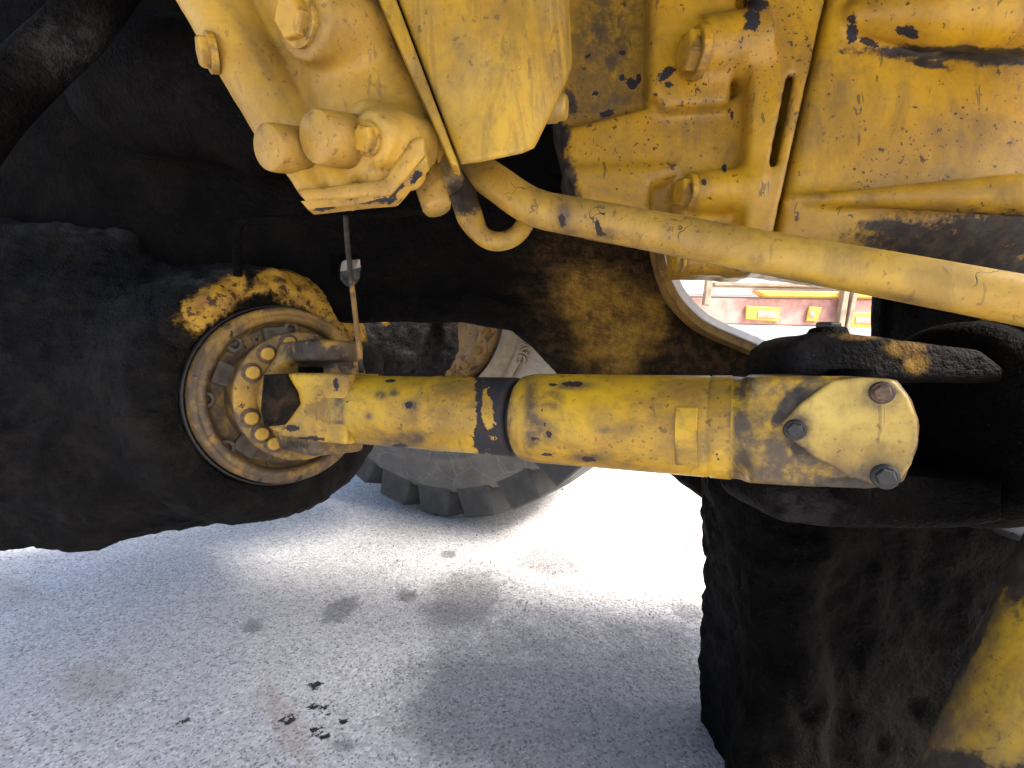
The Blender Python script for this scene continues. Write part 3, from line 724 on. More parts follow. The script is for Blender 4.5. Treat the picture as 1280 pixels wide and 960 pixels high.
cast('bearing_cap', lambda P: np.maximum(sd_fslab(P, SH, HXL, 0.050, 0.063, 0.002), -sd_fslab(P, SH, [(u * 0.84 + 0.16 * np.mean([q[0] for q in HXL]), v * 0.84 + 0.16 * np.mean([q[1] for q in HXL])) for u, v in HXL], 0.060, 0.08, 0.001)), np.min(bb, 0), np.max(bb, 0), 0.002, M['grease'], sh_t, lambda V: {'rust': 0.6 * splat(V, [(350, 500, 30, 40)])}, 0.001, 60, 1)
# right fork
RF = poly_sh([(938, 472), (1000, 470), (1060, 470), (1120, 474), (1140, 500), (1149, 530), (1146, 560), (1128, 603), (1085, 611), (1000, 607), (938, 602)], 0.060)
def f_rfork(P):
    L = SH.local(P)
    d = sd_fslab(P, SH, RF, 0.030, 0.070, 0.008)
    d = np.minimum(d, sd_fslab(P, SH, RF, -0.075, -0.040, 0.008))
    neck = sd_cyl(P, S0 + sx * tp(906), S0 + sx * tp(985), 0.0655, 0.062, 0.004)
    d = smin(d, neck, 0.030)
    return d
bb = [SH.at(u, v, h) for u in (tp(895), tp(1165)) for v in (-.11, .11) for h in (-.10, .095)]
def a_rf(V):
    x, y = topx(V)
    return {'rub': np.clip(1.2 - 0.65 * splat(V, [(955, 500, 18, 24), (945, 575, 9, 20), (1010, 480, 30, 8)]), 0, 1) * np.clip((x - 912) / 8, 0, 1),
            'grease': 0.85 * splat(V, [(1000, 545, 20, 30), (1060, 606, 60, 10), (985, 510, 12, 40, 40)])}
cast('outer_fork', f_rfork, np.min(bb, 0), np.max(bb, 0), 0.004, M['shaft'], sh_t, a_rf, 0.001, 40, 1)
CP = [(976, 531), (1000, 505), (1040, 476), (1080, 472), (1118, 475), (1136, 495), (1147, 522), (1149, 548), (1140, 582), (1124, 604), (1096, 608), (1060, 594), (1020, 573), (992, 552)]
def a_cp(V): return {'chip': splat(V, [(1102, 491, 16, 14), (1103, 598, 20, 14), (993, 536, 15, 14)])}
CPL = pxpoly(CP, SH, 0.080); bb = [SH.at(u, v, h) for u in (tp(955), tp(1170)) for v in (-.10, .09) for h in (.06, .09)]
def a_cp(V): return {'rub': np.clip(splat(V, [(1100, 494, 24, 18), (1100, 594, 30, 18), (1000, 532, 14, 16)]) + 0.8 * splat(V, [(1040, 590, 50, 9, 24), (1005, 560, 26, 7, 40), (1145, 570, 7, 40)]), 0, 1)}
o = cast('cap_plate', lambda P: sd_fslab(P, SH, CPL, 0.068, 0.080, 0.003), np.min(bb, 0), np.max(bb, 0), 0.0022, M['plate'], sh_t, a_cp, 0.0006, 50, 1); o['label'] = 'pale yellow bearing cap plate held by three bolts'
qW = Wd(SH.k)
ME_HEXD = hex_mesh(M['bolt_dark'], True); ME_HEXR = hex_mesh(M['bolt_brown'], True)
for px, py, r, me in ((1104, 491, 0.0082, ME_HEXR), (1108, 597, 0.0092, ME_HEXD), (994, 538, 0.0082, ME_HEXD)):
    u_, v_ = SH.hit(px, py, 0.086)
    V_, F_ = lathe([(-0.004, r * 1.40), (0.0012, r * 1.40), (0.002, r * 1.34), (0.002, 0)], W(SH.at(u_, v_, 0.0805)), qW, 28)
    mk('bolt_washer', V_, F_, M['seal'], sh_t)
    bolt('hex_bolt', me, W(SH.at(u_, v_, 0.0825)), qW, r, sh_t, 0.35)
# the cross between the forks
cr = lambda px: S0 + sx * tp(px)
for nm, px in (('cross', 388), ('cross', 1062)):
    ctr = cr(px); V_, F_ = tube([W(ctr - SH.b * 0.075), W(ctr + SH.b * 0.075)], 0.022, 24); V2, F2 = tube([W(ctr - SH.k * 0.045), W(ctr + SH.k * 0.045)], 0.022, 24)
    mk(nm, np.concatenate((V_, V2)), F_ + [tuple(i + len(V_) for i in f) for f in F2], M['black'], sh_t)

# ================================================================== joint yoke on the right
jy_t = thing('joint_yoke', 'dirty dark steel joint yoke gripping the shaft above and below the pale cap plate', 'joint yoke', W(c(1100, 665, 0.66)))
UE = [(982, 446), (992, 428), (1010, 417), (1030, 413), (1070, 415), (1110, 420), (1150, 426), (1230, 436), (1260, 460), (1260, 478), (984, 478)]
def f_ue(P): return smin(sd_slab(P, UE, 0.615, 0.735, 0.012), sd_cyl(P, c(1035, 420, 0.655), c(1035, 409, 0.655), 0.022, None, 0.003), 0.006)
cast('upper_ear', f_ue, c(970, 485, 0.60) - (0.02, 0.01, 0), A3((0.64, 0.085, 0.75)), 0.0045, M['grease'], jy_t,
     lambda V: {'paint': 0.85 * splat(V, [(1130, 436, 26, 12), (1145, 455, 18, 14), (1075, 420, 30, 5)]), 'dusty': 0.35 * splat(V, [(1010, 450, 40, 30)])}, 0.004, 30)
bolt('hex_bolt', hex_mesh(M['bolt_dark'], True), W(c(1035, 412, 0.652)), (0, 0, 1), 0.0145, jy_t, 0.2)
LE = [(955, 600), (956, 632), (966, 646), (985, 656), (1040, 662), (1200, 664), (1260, 655), (1260, 600)]
cast('lower_ear', lambda P: sd_slab(P, LE, 0.60, 0.74, 0.014), c(945, 675, 0.60) - (0, 0.0, 0.02), A3((0.70, -0.095, 0.76)), 0.0045, M['black'], jy_t,
     lambda V: {'dusty': 0.5 * splat(V, [(1000, 632, 60, 30)])}, 0.003, 30)
def f_hub(P):
    d = sd_cyl(P, c(1172, 530, 0.70), c(1480, 522, 0.80), 0.138, 0.16, 0.03)
    return d
cast('output_hub', f_hub, A3((0.50, -0.26, 0.50)), A3((1.0, 0.14, 0.90)), 0.006, M['black'], jy_t, None, 0.004, 20)
V_, F_ = lathe([(0, 0.140), (0.002, 0.1510), (0.012, 0.1510), (0.014, 0.140)], W(c(1276, 532, 0.661)), Wd(nrm(c(1480, 525, 0.80) - c(1175, 535, 0.70))), 96)
mk('polished_ring', V_, F_, M['steel'], jy_t)

# ================================================================== greasy block and dark housing on the right
gb_t = thing('caked_hitch_casting', 'massive hitch casting caked in black grease below the joint', 'casting', W(c(1080, 960, 0.9)))
BL = [(950, 545), (945, 612), (943, 645), (944, 700), (952, 800), (944, 900), (938, 1180), (1500, 1180), (1500, 545)]
def f_block(P):
    d = sd_slab(P, BL, 0.80, 1.06, 0.05)
    d = smin(d, sd_caps(P, c(972, 690, 0.82), c(964, 1000, 0.80), 0.026, 0.05), 0.04)
    d = smin(d, sd_caps(P, c(1010, 680, 0.80), c(985, 1000, 0.78), 0.02, 0.05), 0.05)
    return d
cast('block', f_block, c(865, 1120, 0.80) - (0.06, 0, 0.08), A3((1.1, -0.04, 1.1)), 0.0085, M['black'], gb_t, lambda V: {'dusty': 0.35 * splat(V, [(900, 750, 26, 160)])}, 0.042, 14, 1, 11, 0.010)
UB = [(1108, 330), (1108, 600), (1500, 600), (1500, 330)]
cast('upper_block', lambda P: sd_slab(P, UB, 1.0, 1.05, 0.01), A3((0.56, -0.24, 0.68)), A3((1.3, 0.28, 1.09)), 0.008, M['black'], gb_t, None, 0.010, 14)

# ================================================================== yellow gearbox housing, top right
tr_t = thing('gearbox_housing', 'large yellow cast gearbox housing with ribs, bolted flange and narrow slot', 'gearbox', W(c(960, 350, 0.95)))
Z0 = 0.90
def f_case(P):
    base = sd_slab(P, [(640, -160), (690, 100), (694, 165), (708, 205), (724, 250), (780, 268), (846, 296), (850, 340), (975, 340), (1060, -160)], Z0 + 0.03, Z0 + 0.085, 0.012)
    low = sd_slab(P, [(702, 158), (815, 130), (940, 118), (940, 342), (850, 340), (846, 296), (780, 270), (724, 250), (708, 205)], Z0, Z0 + 0.08, 0.014)
    d = smin(base, low, 0.012)
    d = smin(d, sd_slab(P, [(815, -160), (814, 112), (832, 134), (915, 128), (935, -160)], Z0 - 0.028, Z0 + 0.06, 0.014), 0.010)
    d = smin(d, sd_slab(P, [(705, 206), (850, 202), (850, 300), (740, 280)], Z0 - 0.006, Z0 + 0.1, 0.01), 0.006)
    for (x0, y0, x1, y1, r, zc) in ((872, 64, 950, 56, 0.050, 0.885), (861, 241, 940, 237, 0.033, 0.885), (852, 328, 935, 330, 0.018, 0.90)):
        d = smin(d, sd_cyl(P, c(x0, y0, zc), c(x1, y1, zc), r, r * 1.1, 0.004), 0.016)
    d = smin(d, sd_slab(P, [(957, -160), (940, 120), (930, 335), (954, 335), (968, 292), (1033, 0), (1064, -160)], Z0 - 0.05, Z0 + 0.06, 0.008), 0.018)
    pk = sd_slab(P, [(902, 110), (944, 95), (938, 196), (900, 200)], 0.6, Z0 + 0.02, 0.008)
    d = smax(d, -pk, 0.02)
    slot = sd_slab(P, [(986, 94), (998, 86), (975, 203), (963, 210)], Z0 - 0.054, Z0 + 0.16, 0.002)
    cav = sd_slab(P, [(972, 82), (998, 82), (975, 212), (948, 212)], Z0 - 0.036, Z0 + 0.3, 0.002)
    return np.maximum(d, -np.minimum(slot, cav))
def a_case(V):
    return {'chip': splat(V, [(790, 105, 8, 7, -40), (798, 98, 3, 6), (777, 97, 4, 4), (832, 92, 13, 6, -35), (836, 106, 4, 3), (820, 118, 3, 2), (744, 117, 5, 3), (945, 5, 14, 8), (940, 25, 10, 14), (905, 210, 3, 7), (880, 228, 3, 4), (735, 70, 7, 2, -30), (778, 66, 4, 4), (757, 142, 10, 4, -20), (915, 142, 2, 7), (858, 316, 14, 3, -60)]),
            'rub': np.clip(0.85 * splat(V, [(760, 40, 55, 80)]) + 0.35 * splat(V, [(760, 130, 60, 12, -15), (868, 70, 16, 14)]) + 0.3 * splat(V, [(930, 130, 40, 30)]), 0, 1),
            'grease': splat(V, [(690, 175, 22, 26), (700, 225, 20, 40, -20), (712, 130, 10, 16)])}
cast('flanged_case', f_case, c(640, 360, 0.80) * (1, 1, 0) + A3((-0.01, -0.03, 0.80)), A3((0.62, 0.80, 1.18)), 0.0052, M['case'], tr_t, a_case, 0.0018, 30, 2)
def f_main(P):
    pl = [((x - 640) / F * 0.86, (480 - y) / F * 0.86) for x, y in [(1067, -160), (1036, 0), (971, 292), (958, 325), (1010, 332), (1120, 346), (1500, 400), (1500, -160)]]
    d2 = sd_poly2(P[:, 0], P[:, 1], pl)
    py = 480 - P[:, 1] / 0.82 * F; px = 640 + P[:, 0] / 0.82 * F
    sm = lambda v, a, b: np.clip((v - a) / (b - a), 0, 1) ** 2 * (3 - 2 * np.clip((v - a) / (b - a), 0, 1))
    zf = 0.852 - 0.10 * (P[:, 0] - 0.45) + 0.11 * sm(py, 262, 360) * sm(px, 960, 1160)
    dz = np.maximum(zf - P[:, 2], P[:, 2] - 1.0)
    d = smax(d2, dz, 0.010)
    d = smin(d, sd_caps(P, c(985, 250, 0.852), c(1480, 238, 0.715), 0.006, 0.046), 0.014)
    d = smin(d, sd_caps(P, c(1078, 20, 0.835), c(1180, 14, 0.785), 0.030, 0.050), 0.010)
    d = smin(d, sd_caps(P, c(1180, 14, 0.785), c(1480, 24, 0.71), 0.050, 0.056), 0.010)
    return d
def a_main(V):
    return {'chip': splat(V, [(1135, 40, 14, 7, 20), (1065, 38, 6, 18), (1085, 52, 14, 4, 20)]),
            'rub': 0.5 * splat(V, [(1075, 300, 60, 20), (1000, 310, 30, 14)]),
            'grease': 0.95 * splat(V, [(1190, 66, 120, 9, 1), (1160, 80, 30, 5, 10), (1270, 72, 60, 12), (1200, 325, 125, 44, 12), (1270, 290, 120, 24, 4), (1090, 345, 80, 16), (1120, 285, 50, 9, 6)])}  # black shade under both ribs painted in through the grease mask
cast('ribbed_case', f_main, A3((0.39, 0.10, 0.62)), A3((1.02, 0.78, 1.14)), 0.0062, M['case'], tr_t, a_main, 0.0022, 26, 2)
ME_HEXY = hex_mesh(M['bolt_case'], True)
for px, py, z, r in ((869, 66, 0.845, 0.033), (859, 240, 0.862, 0.024), (850, 329, 0.885, 0.015)):
    bolt('flange_bolt', ME_HEXY, W(c(px, py, z)), (-1, -0.12, 0.0), r, tr_t, 0.3)

# ================================================================== yellow control valve, top left
vb_t = thing('control_valve', 'yellow cast control valve with plug caps and bolts on a chipped base plate', 'valve', W(c(440, 262, 0.66)))
ax = nrm((-0.50, -0.28, -0.82)); axW = Wd(ax)
VO = [(205, -60), (300, 108), (332, 165), (372, 240), (490, 240), (540, 190), (548, 160), (462, -10), (440, -60)]
def f_valve(P):
    d = sd_caps(P, c(352, -90, 0.70), c(466, 165, 0.70), 0.080, 0.074)
    d = smin(d, sd_caps(P, c(236, -60, 0.665), c(366, 172, 0.665), 0.046, 0.040), 0.010)
    d = smin(d, sd_caps(P, c(455, 60, 0.69), c(520, 175, 0.68), 0.045, 0.040), 0.03)
    for (px, py, z, r, L) in ((376, 22, 0.585, 0.043, 0.10), (462, 172, 0.578, 0.030, 0.09), (452, 160, 0.60, 0.030, 0.09)):
        p = c(px, py, z); d = smin(d, sd_cyl(P, p, p - ax * L, r, r * 1.1, 0.004), 0.016)
    for (a, b, r) in (((352, 185), (388, 238), 0.0135), ((408, 190), (424, 236), 0.0135), ((440, 180), (474, 232), 0.0165), ((500, 170), (510, 215), 0.022)):
        d = smin(d, sd_caps(P, c(*a, 0.615), c(*b, 0.612), r), 0.010)
    d = smin(d, sd_slab(P, [(385, 195), (500, 190), (515, 185), (484, 222), (380, 226)], 0.615, 0.68, 0.01), 0.02)
    return d
def a_valve(V): return {'rub': np.clip(0.45 * splat(V, [(330, 80, 8, 110, -30), (378, 40, 52, 44)]) + 0.3 * splat(V, [(500, 70, 12, 80, -28)]), 0, 1)}
cast('valve_body', f_valve, A3((-0.50, 0.215, 0.50)), A3((-0.06, 0.60, 0.80)), 0.0042, M['cast'], vb_t, a_valve, 0.0025, 30, 2)
for px, py, z, r in ((334, 184, 0.575, 0.0255), (395, 171, 0.562, 0.0285)):
    V_, F_ = lathe([(-0.07, r * 1.08), (-0.01, r * 1.03), (-0.004, r * 1.0), (-0.001, r * 0.97), (0, r * 0.94), (0, 0)], W(c(px, py, z)), axW, 40)
    mk('plug_cap', V_, F_, M['cast'], vb_t)
ME_HEXC = hex_mesh(M['bolt_cast'], True)
bolt('hex_bolt', ME_HEXC, W(c(372, 24, 0.583)), axW, 0.0235, vb_t, 0.5)
bolt('hex_bolt', ME_HEXC, W(c(459, 174, 0.576)), axW, 0.0150, vb_t, 0.2)
bolt('hex_bolt', ME_HEXC, W(c(262, 66, 0.632)), Wd(nrm((-0.80, -0.22, -0.55))), 0.019, vb_t, 0.1)
PL1 = [(367, 234), (380, 250), (488, 243), (531, 192), (529, 168), (514, 172), (478, 222), (400, 232)]
cast('base_flange', lambda P: sd_slab(P, PL1, 0.585, 0.63, 0.006), c(355, 262, 0.57) , c(545, 155, 0.57) + (0, 0.02, 0.07), 0.0028, M['cast'], vb_t, None, 0.0015, 40, 1)
PL2 = [(376, 251.5), (385, 262), (491, 250), (534, 204), (533, 195), (489, 244.5)]
V_, F_ = prism(pxpoly(PL2, FC(0.590)), FC(0.590), -0.018, 0.0)
bm = bmesh.new(); vv = [bm.verts.new(p) for p in V_]; [bm.faces.new([vv[i] for i in f]) for f in F_]
bmesh.ops.subdivide_edges(bm, edges=bm.edges, cuts=14, use_grid_fill=True); bmesh.ops.recalc_face_normals(bm, faces=bm.faces)
bm.verts.index_update(); V_ = np.array([tuple(p.co) for p in bm.verts]); F_ = [tuple(p.index for p in f.verts) for f in bm.faces]; bm.free()
mk('base_plate', V_, F_, M['cast'], vb_t, False, {'chip': splat(V_, [(405, 258, 14, 6), (455, 251, 12, 4), (485, 250, 14, 5), (520, 222, 8, 10)])})
V_, F_ = lathe([(0, 0.0), (0.004, 0.006), (0.02, 0.006), (0.021, 0)], W(c(441, 264, 0.62)), (0, 0, 1), 12); mk('drain_nub', V_, F_, M['cast'], vb_t)
V_, F_ = lathe([(-0.075, 0.020), (0.0, 0.019), (0.005, 0.017), (0.006, 0.0)], W(c(546, 258, 0.66)), Wd(nrm((0.32, -0.93, -0.15))), 28)
mk('fitting', V_, F_, M['cast'], vb_t)
V_, F_ = lathe(dense([(-0.16, 0.030), (-0.01, 0.027), (0.0, 0.020), (0.001, 0.0)], 0.008), W(c(562, 240, 0.74)), Wd(nrm((0.38, -0.90, 0.1))), 32)
mk('sleeve', V_, F_, M['cover'], vb_t, True, {'grease': 0.8 * splat(V_, [(575, 235, 18, 14)]), 'rub': 0.8 * splat(V_, [(560, 220, 30, 30)])})

# ================================================================== bevelled yellow cover
cv_t = thing('sump_cover', 'long dirty yellow steel cover with sloping sides hanging between the valve and the gearbox', 'cover', W(c(615, 208, 0.66)))
def hull(pts):
    bm = bmesh.new(); [bm.verts.new(tuple(p)) for p in W(np.array(pts))]
    bmesh.ops.convex_hull(bm, input=bm.verts); bmesh.ops.dissolve_limit(bm, angle_limit=0.03, verts=bm.verts, edges=bm.edges)
    bm.verts.ensure_lookup_table(); bm.verts.index_update()
    V = np.array([tuple(v.co) for v in bm.verts]); Fc = [tuple(v.index for v in f.verts) for f in bm.faces]; bm.free()
    return V, Fc
front = [(474, -60, 0.615), (575, 207, 0.612), (600, 204, 0.595), (510, -60, 0.595), (620, -60, 0.590), (652, 193, 0.600), (668, 186, 0.612), (712, 96, 0.655), (704, -60, 0.665)]
back = [c(px + 4, py - 14, 0.76) for px, py, z in front]
V_, F_ = hull([c(*p) for p in front] + back)
mk('cover_shell', V_, F_, M['cover'], cv_t, True, None, 0.009, 4)
V_, F_ = prism(pxpoly([(447, -60), (564, 206), (574, 208.5), (472.5, -60)], FC(0.612)), FC(0.612), -0.03, 0.004)
mk('mounting_rim', V_, F_, M['cover'], cv_t, False, None, 0.003)
V_, F_ = lathe([(-0.05, 0.020), (-0.01, 0.019), (-0.008, 0.0165), (0.0, 0.016), (0.003, 0.013), (0.003, 0.0)], W(c(706, 134, 0.668)), Wd(nrm((0.95, -0.10, -0.25))), 28)
mk('drain_plug', V_, F_, M['cover'], cv_t)

# ================================================================== pipes, rods and hoses
pth = [c(540, 170, 0.84), c(575, 197, 0.80), c(622, 230, 0.765), c(652, 251, 0.745), c(676, 262, 0.735), c(706, 268.5, 0.725), c(780, 282, 0.70), c(940, 313, 0.640), c(1110, 344, 0.585), c(1280, 376, 0.540), c(1420, 402, 0.50)]
P_ = [W(p) for p in spline(pth, 14)]
V_, F_ = tube(P_, 0.0262, 48)
o = mk('coolant_pipe', V_, F_, M['pipe'], None, True, {'chip': splat(V_, [(748, 282, 4, 7), (752, 292, 6, 3), (703, 276, 4, 8)]), 'rub': 0.8 * splat(V_, [(765, 292, 16, 8), (705, 268, 10, 20), (945, 322, 9, 8), (712, 290, 12, 4)]) + 0.55 * splat(V_, [(1000, 350, 60, 6, 11), (1130, 372, 60, 6, 11)])})  # last two rub spots paint the shaded lower edge of the pipe
tag(o, 'long cracked yellow steel pipe sloping across below the gearbox', 'pipe')
pth = [c(566, 205, 0.79), c(577, 238, 0.78), c(588, 272, 0.77), c(602, 294, 0.765), c(622, 302, 0.765), c(645, 294, 0.77), c(660, 272, 0.775), (c(668, 245, 0.79))]
P_ = [W(p) for p in spline(pth, 10)]; n_ = len(P_)
V_, F_ = tube(P_, np.interp(np.arange(n_), [0, n_ * 0.28, n_ * 0.4, n_ - 1], [0.021, 0.020, 0.0145, 0.0135]), 32)
o = mk('return_pipe', V_, F_, M['cover'], None, True, {'grease': np.maximum(splat(V_, [(582, 240, 26, 30)]), 0.6 * splat(V_, [(630, 285, 12, 8)]))})
tag(o, 'short yellow U-bent pipe hooked under the end of the long pipe', 'pipe')
P_ = [W(p) for p in spline([c(432, 270, 0.93), c(434, 300, 0.93), c(438, 340, 0.925), c(446, 410, 0.92), c(452, 466, 0.915)], 6)]
V_, F_ = tube(P_, 0.0048, 12)
o = mk('thin_rod', V_, F_, M['brown'], None, True, {'grease': splat(V_, [(434, 310, 20, 50), (452, 460, 10, 10)])})
tag(o, 'thin dirty upright rod hanging down beside the drive flange', 'rod')
P_ = [W(p) for p in spline([c(297, 345, 1.0), c(297, 300, 1.0), c(300, 280, 0.995), c(314, 275, 0.99), c(380, 274, 0.97), c(470, 268, 0.95), c(570, 258, 0.94)], 8)]
V_, F_ = tube(P_, 0.0085, 14)
o = mk('bent_line', V_, F_, M['black'], None); tag(o, 'thin black bent line rising from the axle housing and turning sideways', 'pipe')
for k, (pts, r, lab) in enumerate(((
        [c(-60, 210, 0.80), c(-10, 140, 0.80), c(50, 78, 0.82), c(100, 30, 0.84), c(150, -40, 0.86)], 0.042, 'thick dusty black hose slanting beside the dark frame above the axle housing'),)):
    P_ = [W(p) for p in spline(pts, 10)]; V_, F_ = tube(P_, r, 28)
    o = mk('rubber_hose', V_, F_, M['black'], None, True, {'dusty': 0.7 * splat(V_, [(85, 60, 60, 45)])})
    tag(o, lab, 'hose')
# dim lumps of the frame behind the valve
def f_lump(P):
    d = sd_ell(P, c(215, 110, 1.10), (0.22, 0.14, 0.12))
    d = smin(d, sd_caps(P, c(120, 60, 1.10), c(330, 170, 1.08), 0.085), 0.06)
    return d
cast('frame_gusset', f_lump, A3((-1.1, 0.40, 0.92)), A3((-0.40, 0.85, 1.25)), 0.010, M['frame'], fr_t, lambda V: {'dusty': 0.3 * splat(V, [(210, 110, 90, 60)])}, 0.03, 10)

# ================================================================== steering cylinder, bottom right
axp, axq = c(1428, 694, 0.50), c(1282, 1012, 0.50)
st_d = nrm(axq - axp)
V_, F_ = lathe(dense([(-0.25, 0.0), (-0.25, 0.080), (0.02, 0.080), (0.30, 0.080), (0.45, 0.080), (0.45, 0.0)], 0.008), W(axp), Wd(st_d), 96)
x, y = topx(V_)
o = mk('steering_cylinder', V_, F_, M['shaft'], None, True, {'rub': np.clip(1.15 - 1.5 * splat(V_, [(1285, 850, 62, 110, 26)]), 0, 1), 'grease': 0.9 * splat(V_, [(1190, 960, 60, 26), (1265, 975, 50, 22), (1270, 700, 30, 60), (1215, 800, 12, 90, 27)])})
tag(o, 'thick yellow hydraulic cylinder with dirt-smeared barrel leaning beside the caked casting', 'cylinder')

# ================================================================== far wheel
def tyre_mat():
    g = G('dusty_tyre_rubber')
    col = g.mix(g.step(g.noise(6, 6, 0.65), 0.35, 0.68), (0.15, 0.143, 0.135), (0.095, 0.092, 0.088))
    col = g.mix(g.math('MULTIPLY', g.step(g.attr('dust'), 0.1, 0.9), 0.85), col, (0.54, 0.47, 0.37))
    sc = g.step(g.noise(30, 4, 0.6, 1.2, g.stretch((1, 0.3, 1))), 0.60, 0.66)
    col = g.mix(g.math('MULTIPLY', sc, 0.35), col, (0.26, 0.245, 0.23))
    col = g.mix(g.math('MULTIPLY', g.step(g.vor(9, 'DISTANCE_TO_EDGE'), 0.008, 0.02, 1.0, 0.0), 0.3), col, (0.28, 0.265, 0.25))
    return g.end(col, 0.8, g.bump(g.noise(50, 6, 0.7), 0.5, 0.004))
M['tyre'] = tyre_mat()
M['lug'] = plain('dark_tread_rubber', (0.085, 0.083, 0.081), 0.75, 0, 0.5, 9, 0.5)
M['rim'] = paint('rusty_rim_paint', base=(0.46, 0.28, 0.11), dust=0.7, grime=0.5, specks=0.8, rough=0.6, dustcol=(0.34, 0.24, 0.15))
M['rim_dust'] = plain('dusty_rim_flange', (0.46, 0.375, 0.26), 0.85, 0, 0.3, 30, 0.4)
WR = 0.80; WA = math.radians(26)
wn_ = np.array((-math.sin(WA), -math.cos(WA), 0.0))             # outward normal of the side that faces us
d_ = Wd(c(535, 385, 1.0)); wc = CAM + d_ * (1.90 / d_[1]); wc = np.array((wc[0], wc[1], WR - 0.006))
wh_t = thing('loader_wheel', 'big dusty lugged tyre on a rusty rim standing behind the drive shaft', 'wheel', (wc[0], wc[1], 0))
hw = 0.30
prof = [(hw - 0.06, 0.385), (hw - 0.01, 0.40), (hw + 0.015, 0.44), (hw + 0.026, 0.52), (hw + 0.026, 0.545), (hw + 0.034, 0.55), (hw + 0.034, 0.562), (hw + 0.024, 0.57), (hw + 0.022, 0.62), (hw + 0.008, 0.672), (hw - 0.014, 0.695), (hw - 0.05, 0.706), (0.1, 0.715), (0, 0.715)]
prof = prof + [(-a, r) for a, r in prof[::-1]][1:]
tc = wc - wn_ * hw
V_, F_ = lathe(dense(prof, 0.03), tc, wn_, 144, caps=False)
q = V_ - tc; rad = np.linalg.norm(q - np.outer(q @ wn_, wn_), axis=1)
tyre = mk('tyre', V_, F_, M['tyre'], wh_t, True, {'dust': np.clip((0.66 - rad) / 0.10, 0, 1) * np.clip((V_[:, 2] - 0.2) / 0.3, 0.25, 1)})
ea, eb, ek = basis(wn_)
def lug_mesh(side):
    # one shoulder lug: local x = tangent, y = radial, z = axial (outwards)
    s = 1
    pts = []
    for (z, y, x0, x1) in ((0.0, 0.69, -0.20, -0.075), (0.0, 0.80, -0.195, -0.08), (hw * 0.55, 0.69, -0.14, 0.00), (hw * 0.55, 0.80, -0.135, -0.005), (hw + 0.006, 0.65, -0.078, 0.070), (hw + 0.004, 0.788, -0.066, 0.060)):
        pts += [(x0, y, z), (x1, y, z)]
    pts = [(x, y, z * side) for x, y, z in pts]
    Fc = [(0, 1, 3, 2), (8, 10, 11, 9), (2, 3, 7, 6), (6, 7, 11, 10), (0, 2, 6, 4), (4, 6, 10, 8), (1, 5, 7, 3), (5, 9, 11, 7), (0, 4, 5, 1), (4, 8, 9, 5)]
    return local_mesh('tread_lug', [(np.array(pts, float), Fc)], M['lug'])
LM = {1: lug_mesh(1), -1: lug_mesh(-1)}
NL = 24
for side in (1, -1):
    for k in range(NL):
        th = 2 * math.pi * (k + (0.5 if side < 0 else 0)) / NL
        rdir = ea * math.cos(th) + eb * math.sin(th); tdir = np.cross(rdir, ek)
        o = bpy.data.objects.new('tread_lug', LM[side]); link(o, tyre); place(o, tc, tyre)
        o.rotation_euler = Matrix((tdir, rdir, ek)).transposed().to_euler()
        b = o.modifiers.new('bevel', 'BEVEL'); b.width = 0.006; b.segments = 1
rim_p = [(hw - 0.02, 0.392), (hw + 0.012, 0.418), (hw + 0.022, 0.412), (hw + 0.022, 0.392), (hw + 0.006, 0.384), (hw + 0.004, 0.366), (hw + 0.018, 0.356), (hw + 0.018, 0.332), (hw + 0.010, 0.318), (hw - 0.03, 0.312)]
V_, F_ = lathe(rim_p, tc, wn_, 112, caps=False)
rim = mk('rim', V_, F_, M['rim_dust'], wh_t); rim['label'] = 'pale dusty rim flange'
V_, F_ = lathe([(hw - 0.03, 0.312), (hw - 0.16, 0.306), (hw - 0.22, 0.304)], tc, wn_, 112, caps=False)
mk('rim_barrel', V_, F_, M['seal'], rim)
V_, F_ = lathe(dense([(hw - 0.20, 0.302), (hw - 0.06, 0.286), (hw - 0.03, 0.272), (hw - 0.02, 0.240), (hw - 0.03, 0.205), (hw - 0.08, 0.185), (hw - 0.09, 0.0)], 0.02), tc, wn_, 112, caps=False)
mk('wheel_disc', V_, F_, M['rim'], wh_t)
M['bolt_rim'] = paint('rusty_nut_paint', base=(0.36, 0.20, 0.06), dust=0.6, grime=0.6, rough=0.6, wear=0.0, unit=0.014)
ME_WN = round_mesh(M['bolt_rim'])
for k in range(20):
    th = 2 * math.pi * k / 20; rdir = ea * math.cos(th) + eb * math.sin(th)
    bolt('wheel_nut', ME_WN, tc + wn_ * (hw - 0.022) + rdir * 0.245, wn_, 0.014, wh_t)
# raised moulded lettering on the sidewall
tx = bpy.data.curves.new('lettering', 'FONT'); tx.body = 'ING'; tx.size = 0.052; tx.extrude = 0.004; tx.align_x = 'CENTER'; tx.align_y = 'CENTER'
to = bpy.data.objects.new('tmp_text', tx); COL.objects.link(to)
me = bpy.data.meshes.new_from_object(to.evaluated_get(bpy.context.evaluated_depsgraph_get())); bpy.data.objects.remove(to)
me.materials.clear(); me.materials.append(M['rim_dust'])
th = None
d_ = Wd(c(654, 440, 1.0)); pl = tc + wn_ * (hw + 0.026); t = ((pl - CAM) @ wn_) / (d_ @ wn_); hitp = CAM + d_ * t
rdir = nrm(hitp - pl)
o = bpy.data.objects.new('lettering', me); link(o, tyre); place(o, hitp, tyre)
tdir = np.cross(rdir, wn_) ; tdir = tdir if tdir[2] < 0 else -tdir
o.rotation_euler = Matrix((tdir, np.cross(wn_, tdir), wn_)).transposed().to_euler()

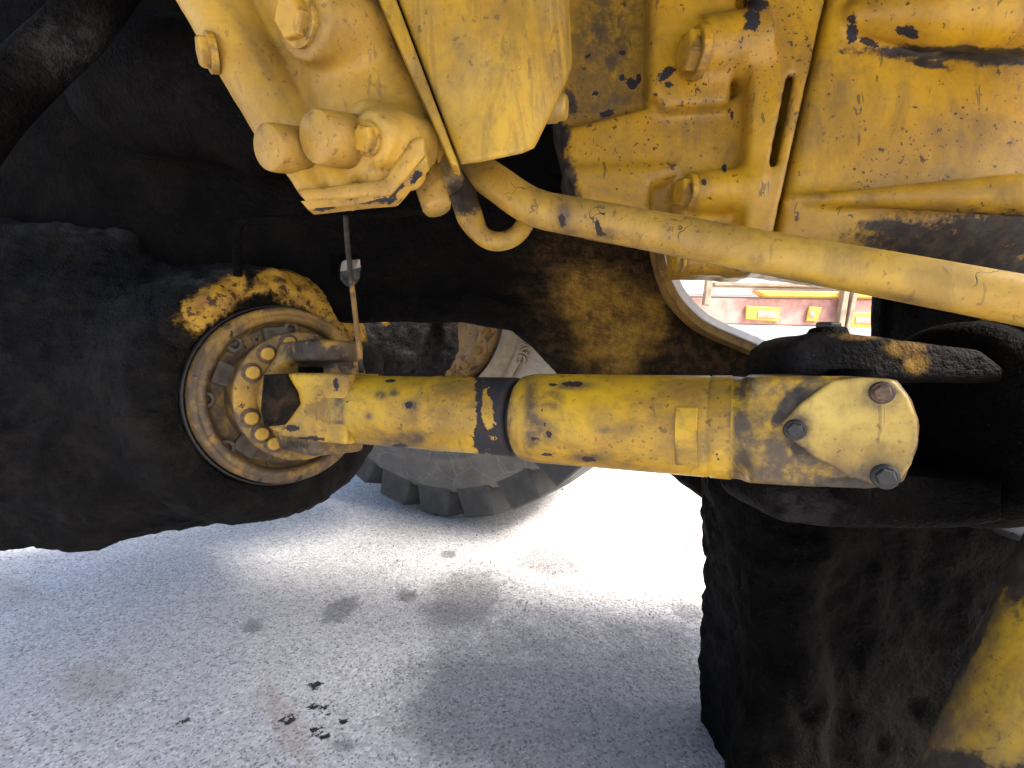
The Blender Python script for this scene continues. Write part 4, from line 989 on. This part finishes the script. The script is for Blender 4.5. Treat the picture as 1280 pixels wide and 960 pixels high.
# ================================================================== weathered truck body in the yard behind
M['red'] = plain('faded_red_paint', (0.55, 0.29, 0.235), 0.7, 0, 0.45, 6, 0.2)
M['amber'] = plain('amber_paint', (0.70, 0.36, 0.045), 0.5, 0, 0.2, 8, 0.1)
M['tan'] = plain('weathered_tan_steel', (0.30, 0.23, 0.15), 0.7, 0, 0.4, 8, 0.2)
M['white'] = plain('glare_white', (0.72, 0.70, 0.66), 0.6, 0, 0.15, 5, 0.1)
M['grey'] = plain('pale_grey_steel', (0.42, 0.42, 0.42), 0.6, 0, 0.2, 8, 0.1)
BZ = 5.2; FB = FC(BZ)
bk_t = thing('truck_body', 'faded red truck body with amber brackets and tan posts in the sunlit yard', 'truck body', W(c(975, 500, BZ)) * (1, 1, 0))
def bpart(nm, px, h0, h1, mat): return pprism(nm, px, FB, h0, h1, mat, bk_t, 0.008)
bpart('side_panel', [(800, 371), (1160, 376), (1160, 410), (800, 402)], -0.10, 0.0, M['red'])
bpart('glare_panel', [(800, 340), (1160, 348), (1160, 372), (800, 367)], -0.14, -0.03, M['white'])  # added white panel, paints in the glare above the red side
bpart('lower_sill', [(800, 404), (1160, 412), (1160, 425), (800, 418)], -0.10, 0.04, M['grey'])
bpart('top_rail', [(893, 352), (1160, 356), (1160, 361), (893, 357)], -0.10, 0.05, M['tan'])
bpart('amber_rail', [(945, 363), (1160, 366), (1160, 373), (958, 370)], -0.06, 0.06, M['amber'])
def bracket(px, hole):
    p = bpart('bracket', px, 0.002, 0.03, M['amber'])
    V_, F_ = prism(pxpoly(hole, FB, 0.034), FB, 0.030, 0.036); mk('bracket_slot', V_, F_, M['red'], p, False)
bracket([(933, 382), (976, 384), (973, 402), (932, 399)], [(948, 388), (973, 389), (970, 398), (947, 397)])
bracket([(1012, 383), (1028, 384), (1022, 402), (1008, 401)], [(1013, 389), (1019, 389), (1018, 396), (1012, 396)])
bracket([(1066, 390), (1110, 392), (1108, 412), (1064, 410)], [(1070, 396), (1095, 397), (1094, 405), (1069, 404)])
for px in ([(884, 345), (892, 345), (888, 382), (880, 380)], [(1056, 360), (1063, 361), (1054, 420), (1046, 420)], [(1068, 361), (1074, 361), (1062, 420), (1056, 420)]):
    bpart('post', px, 0.05, 0.12, M['tan'])
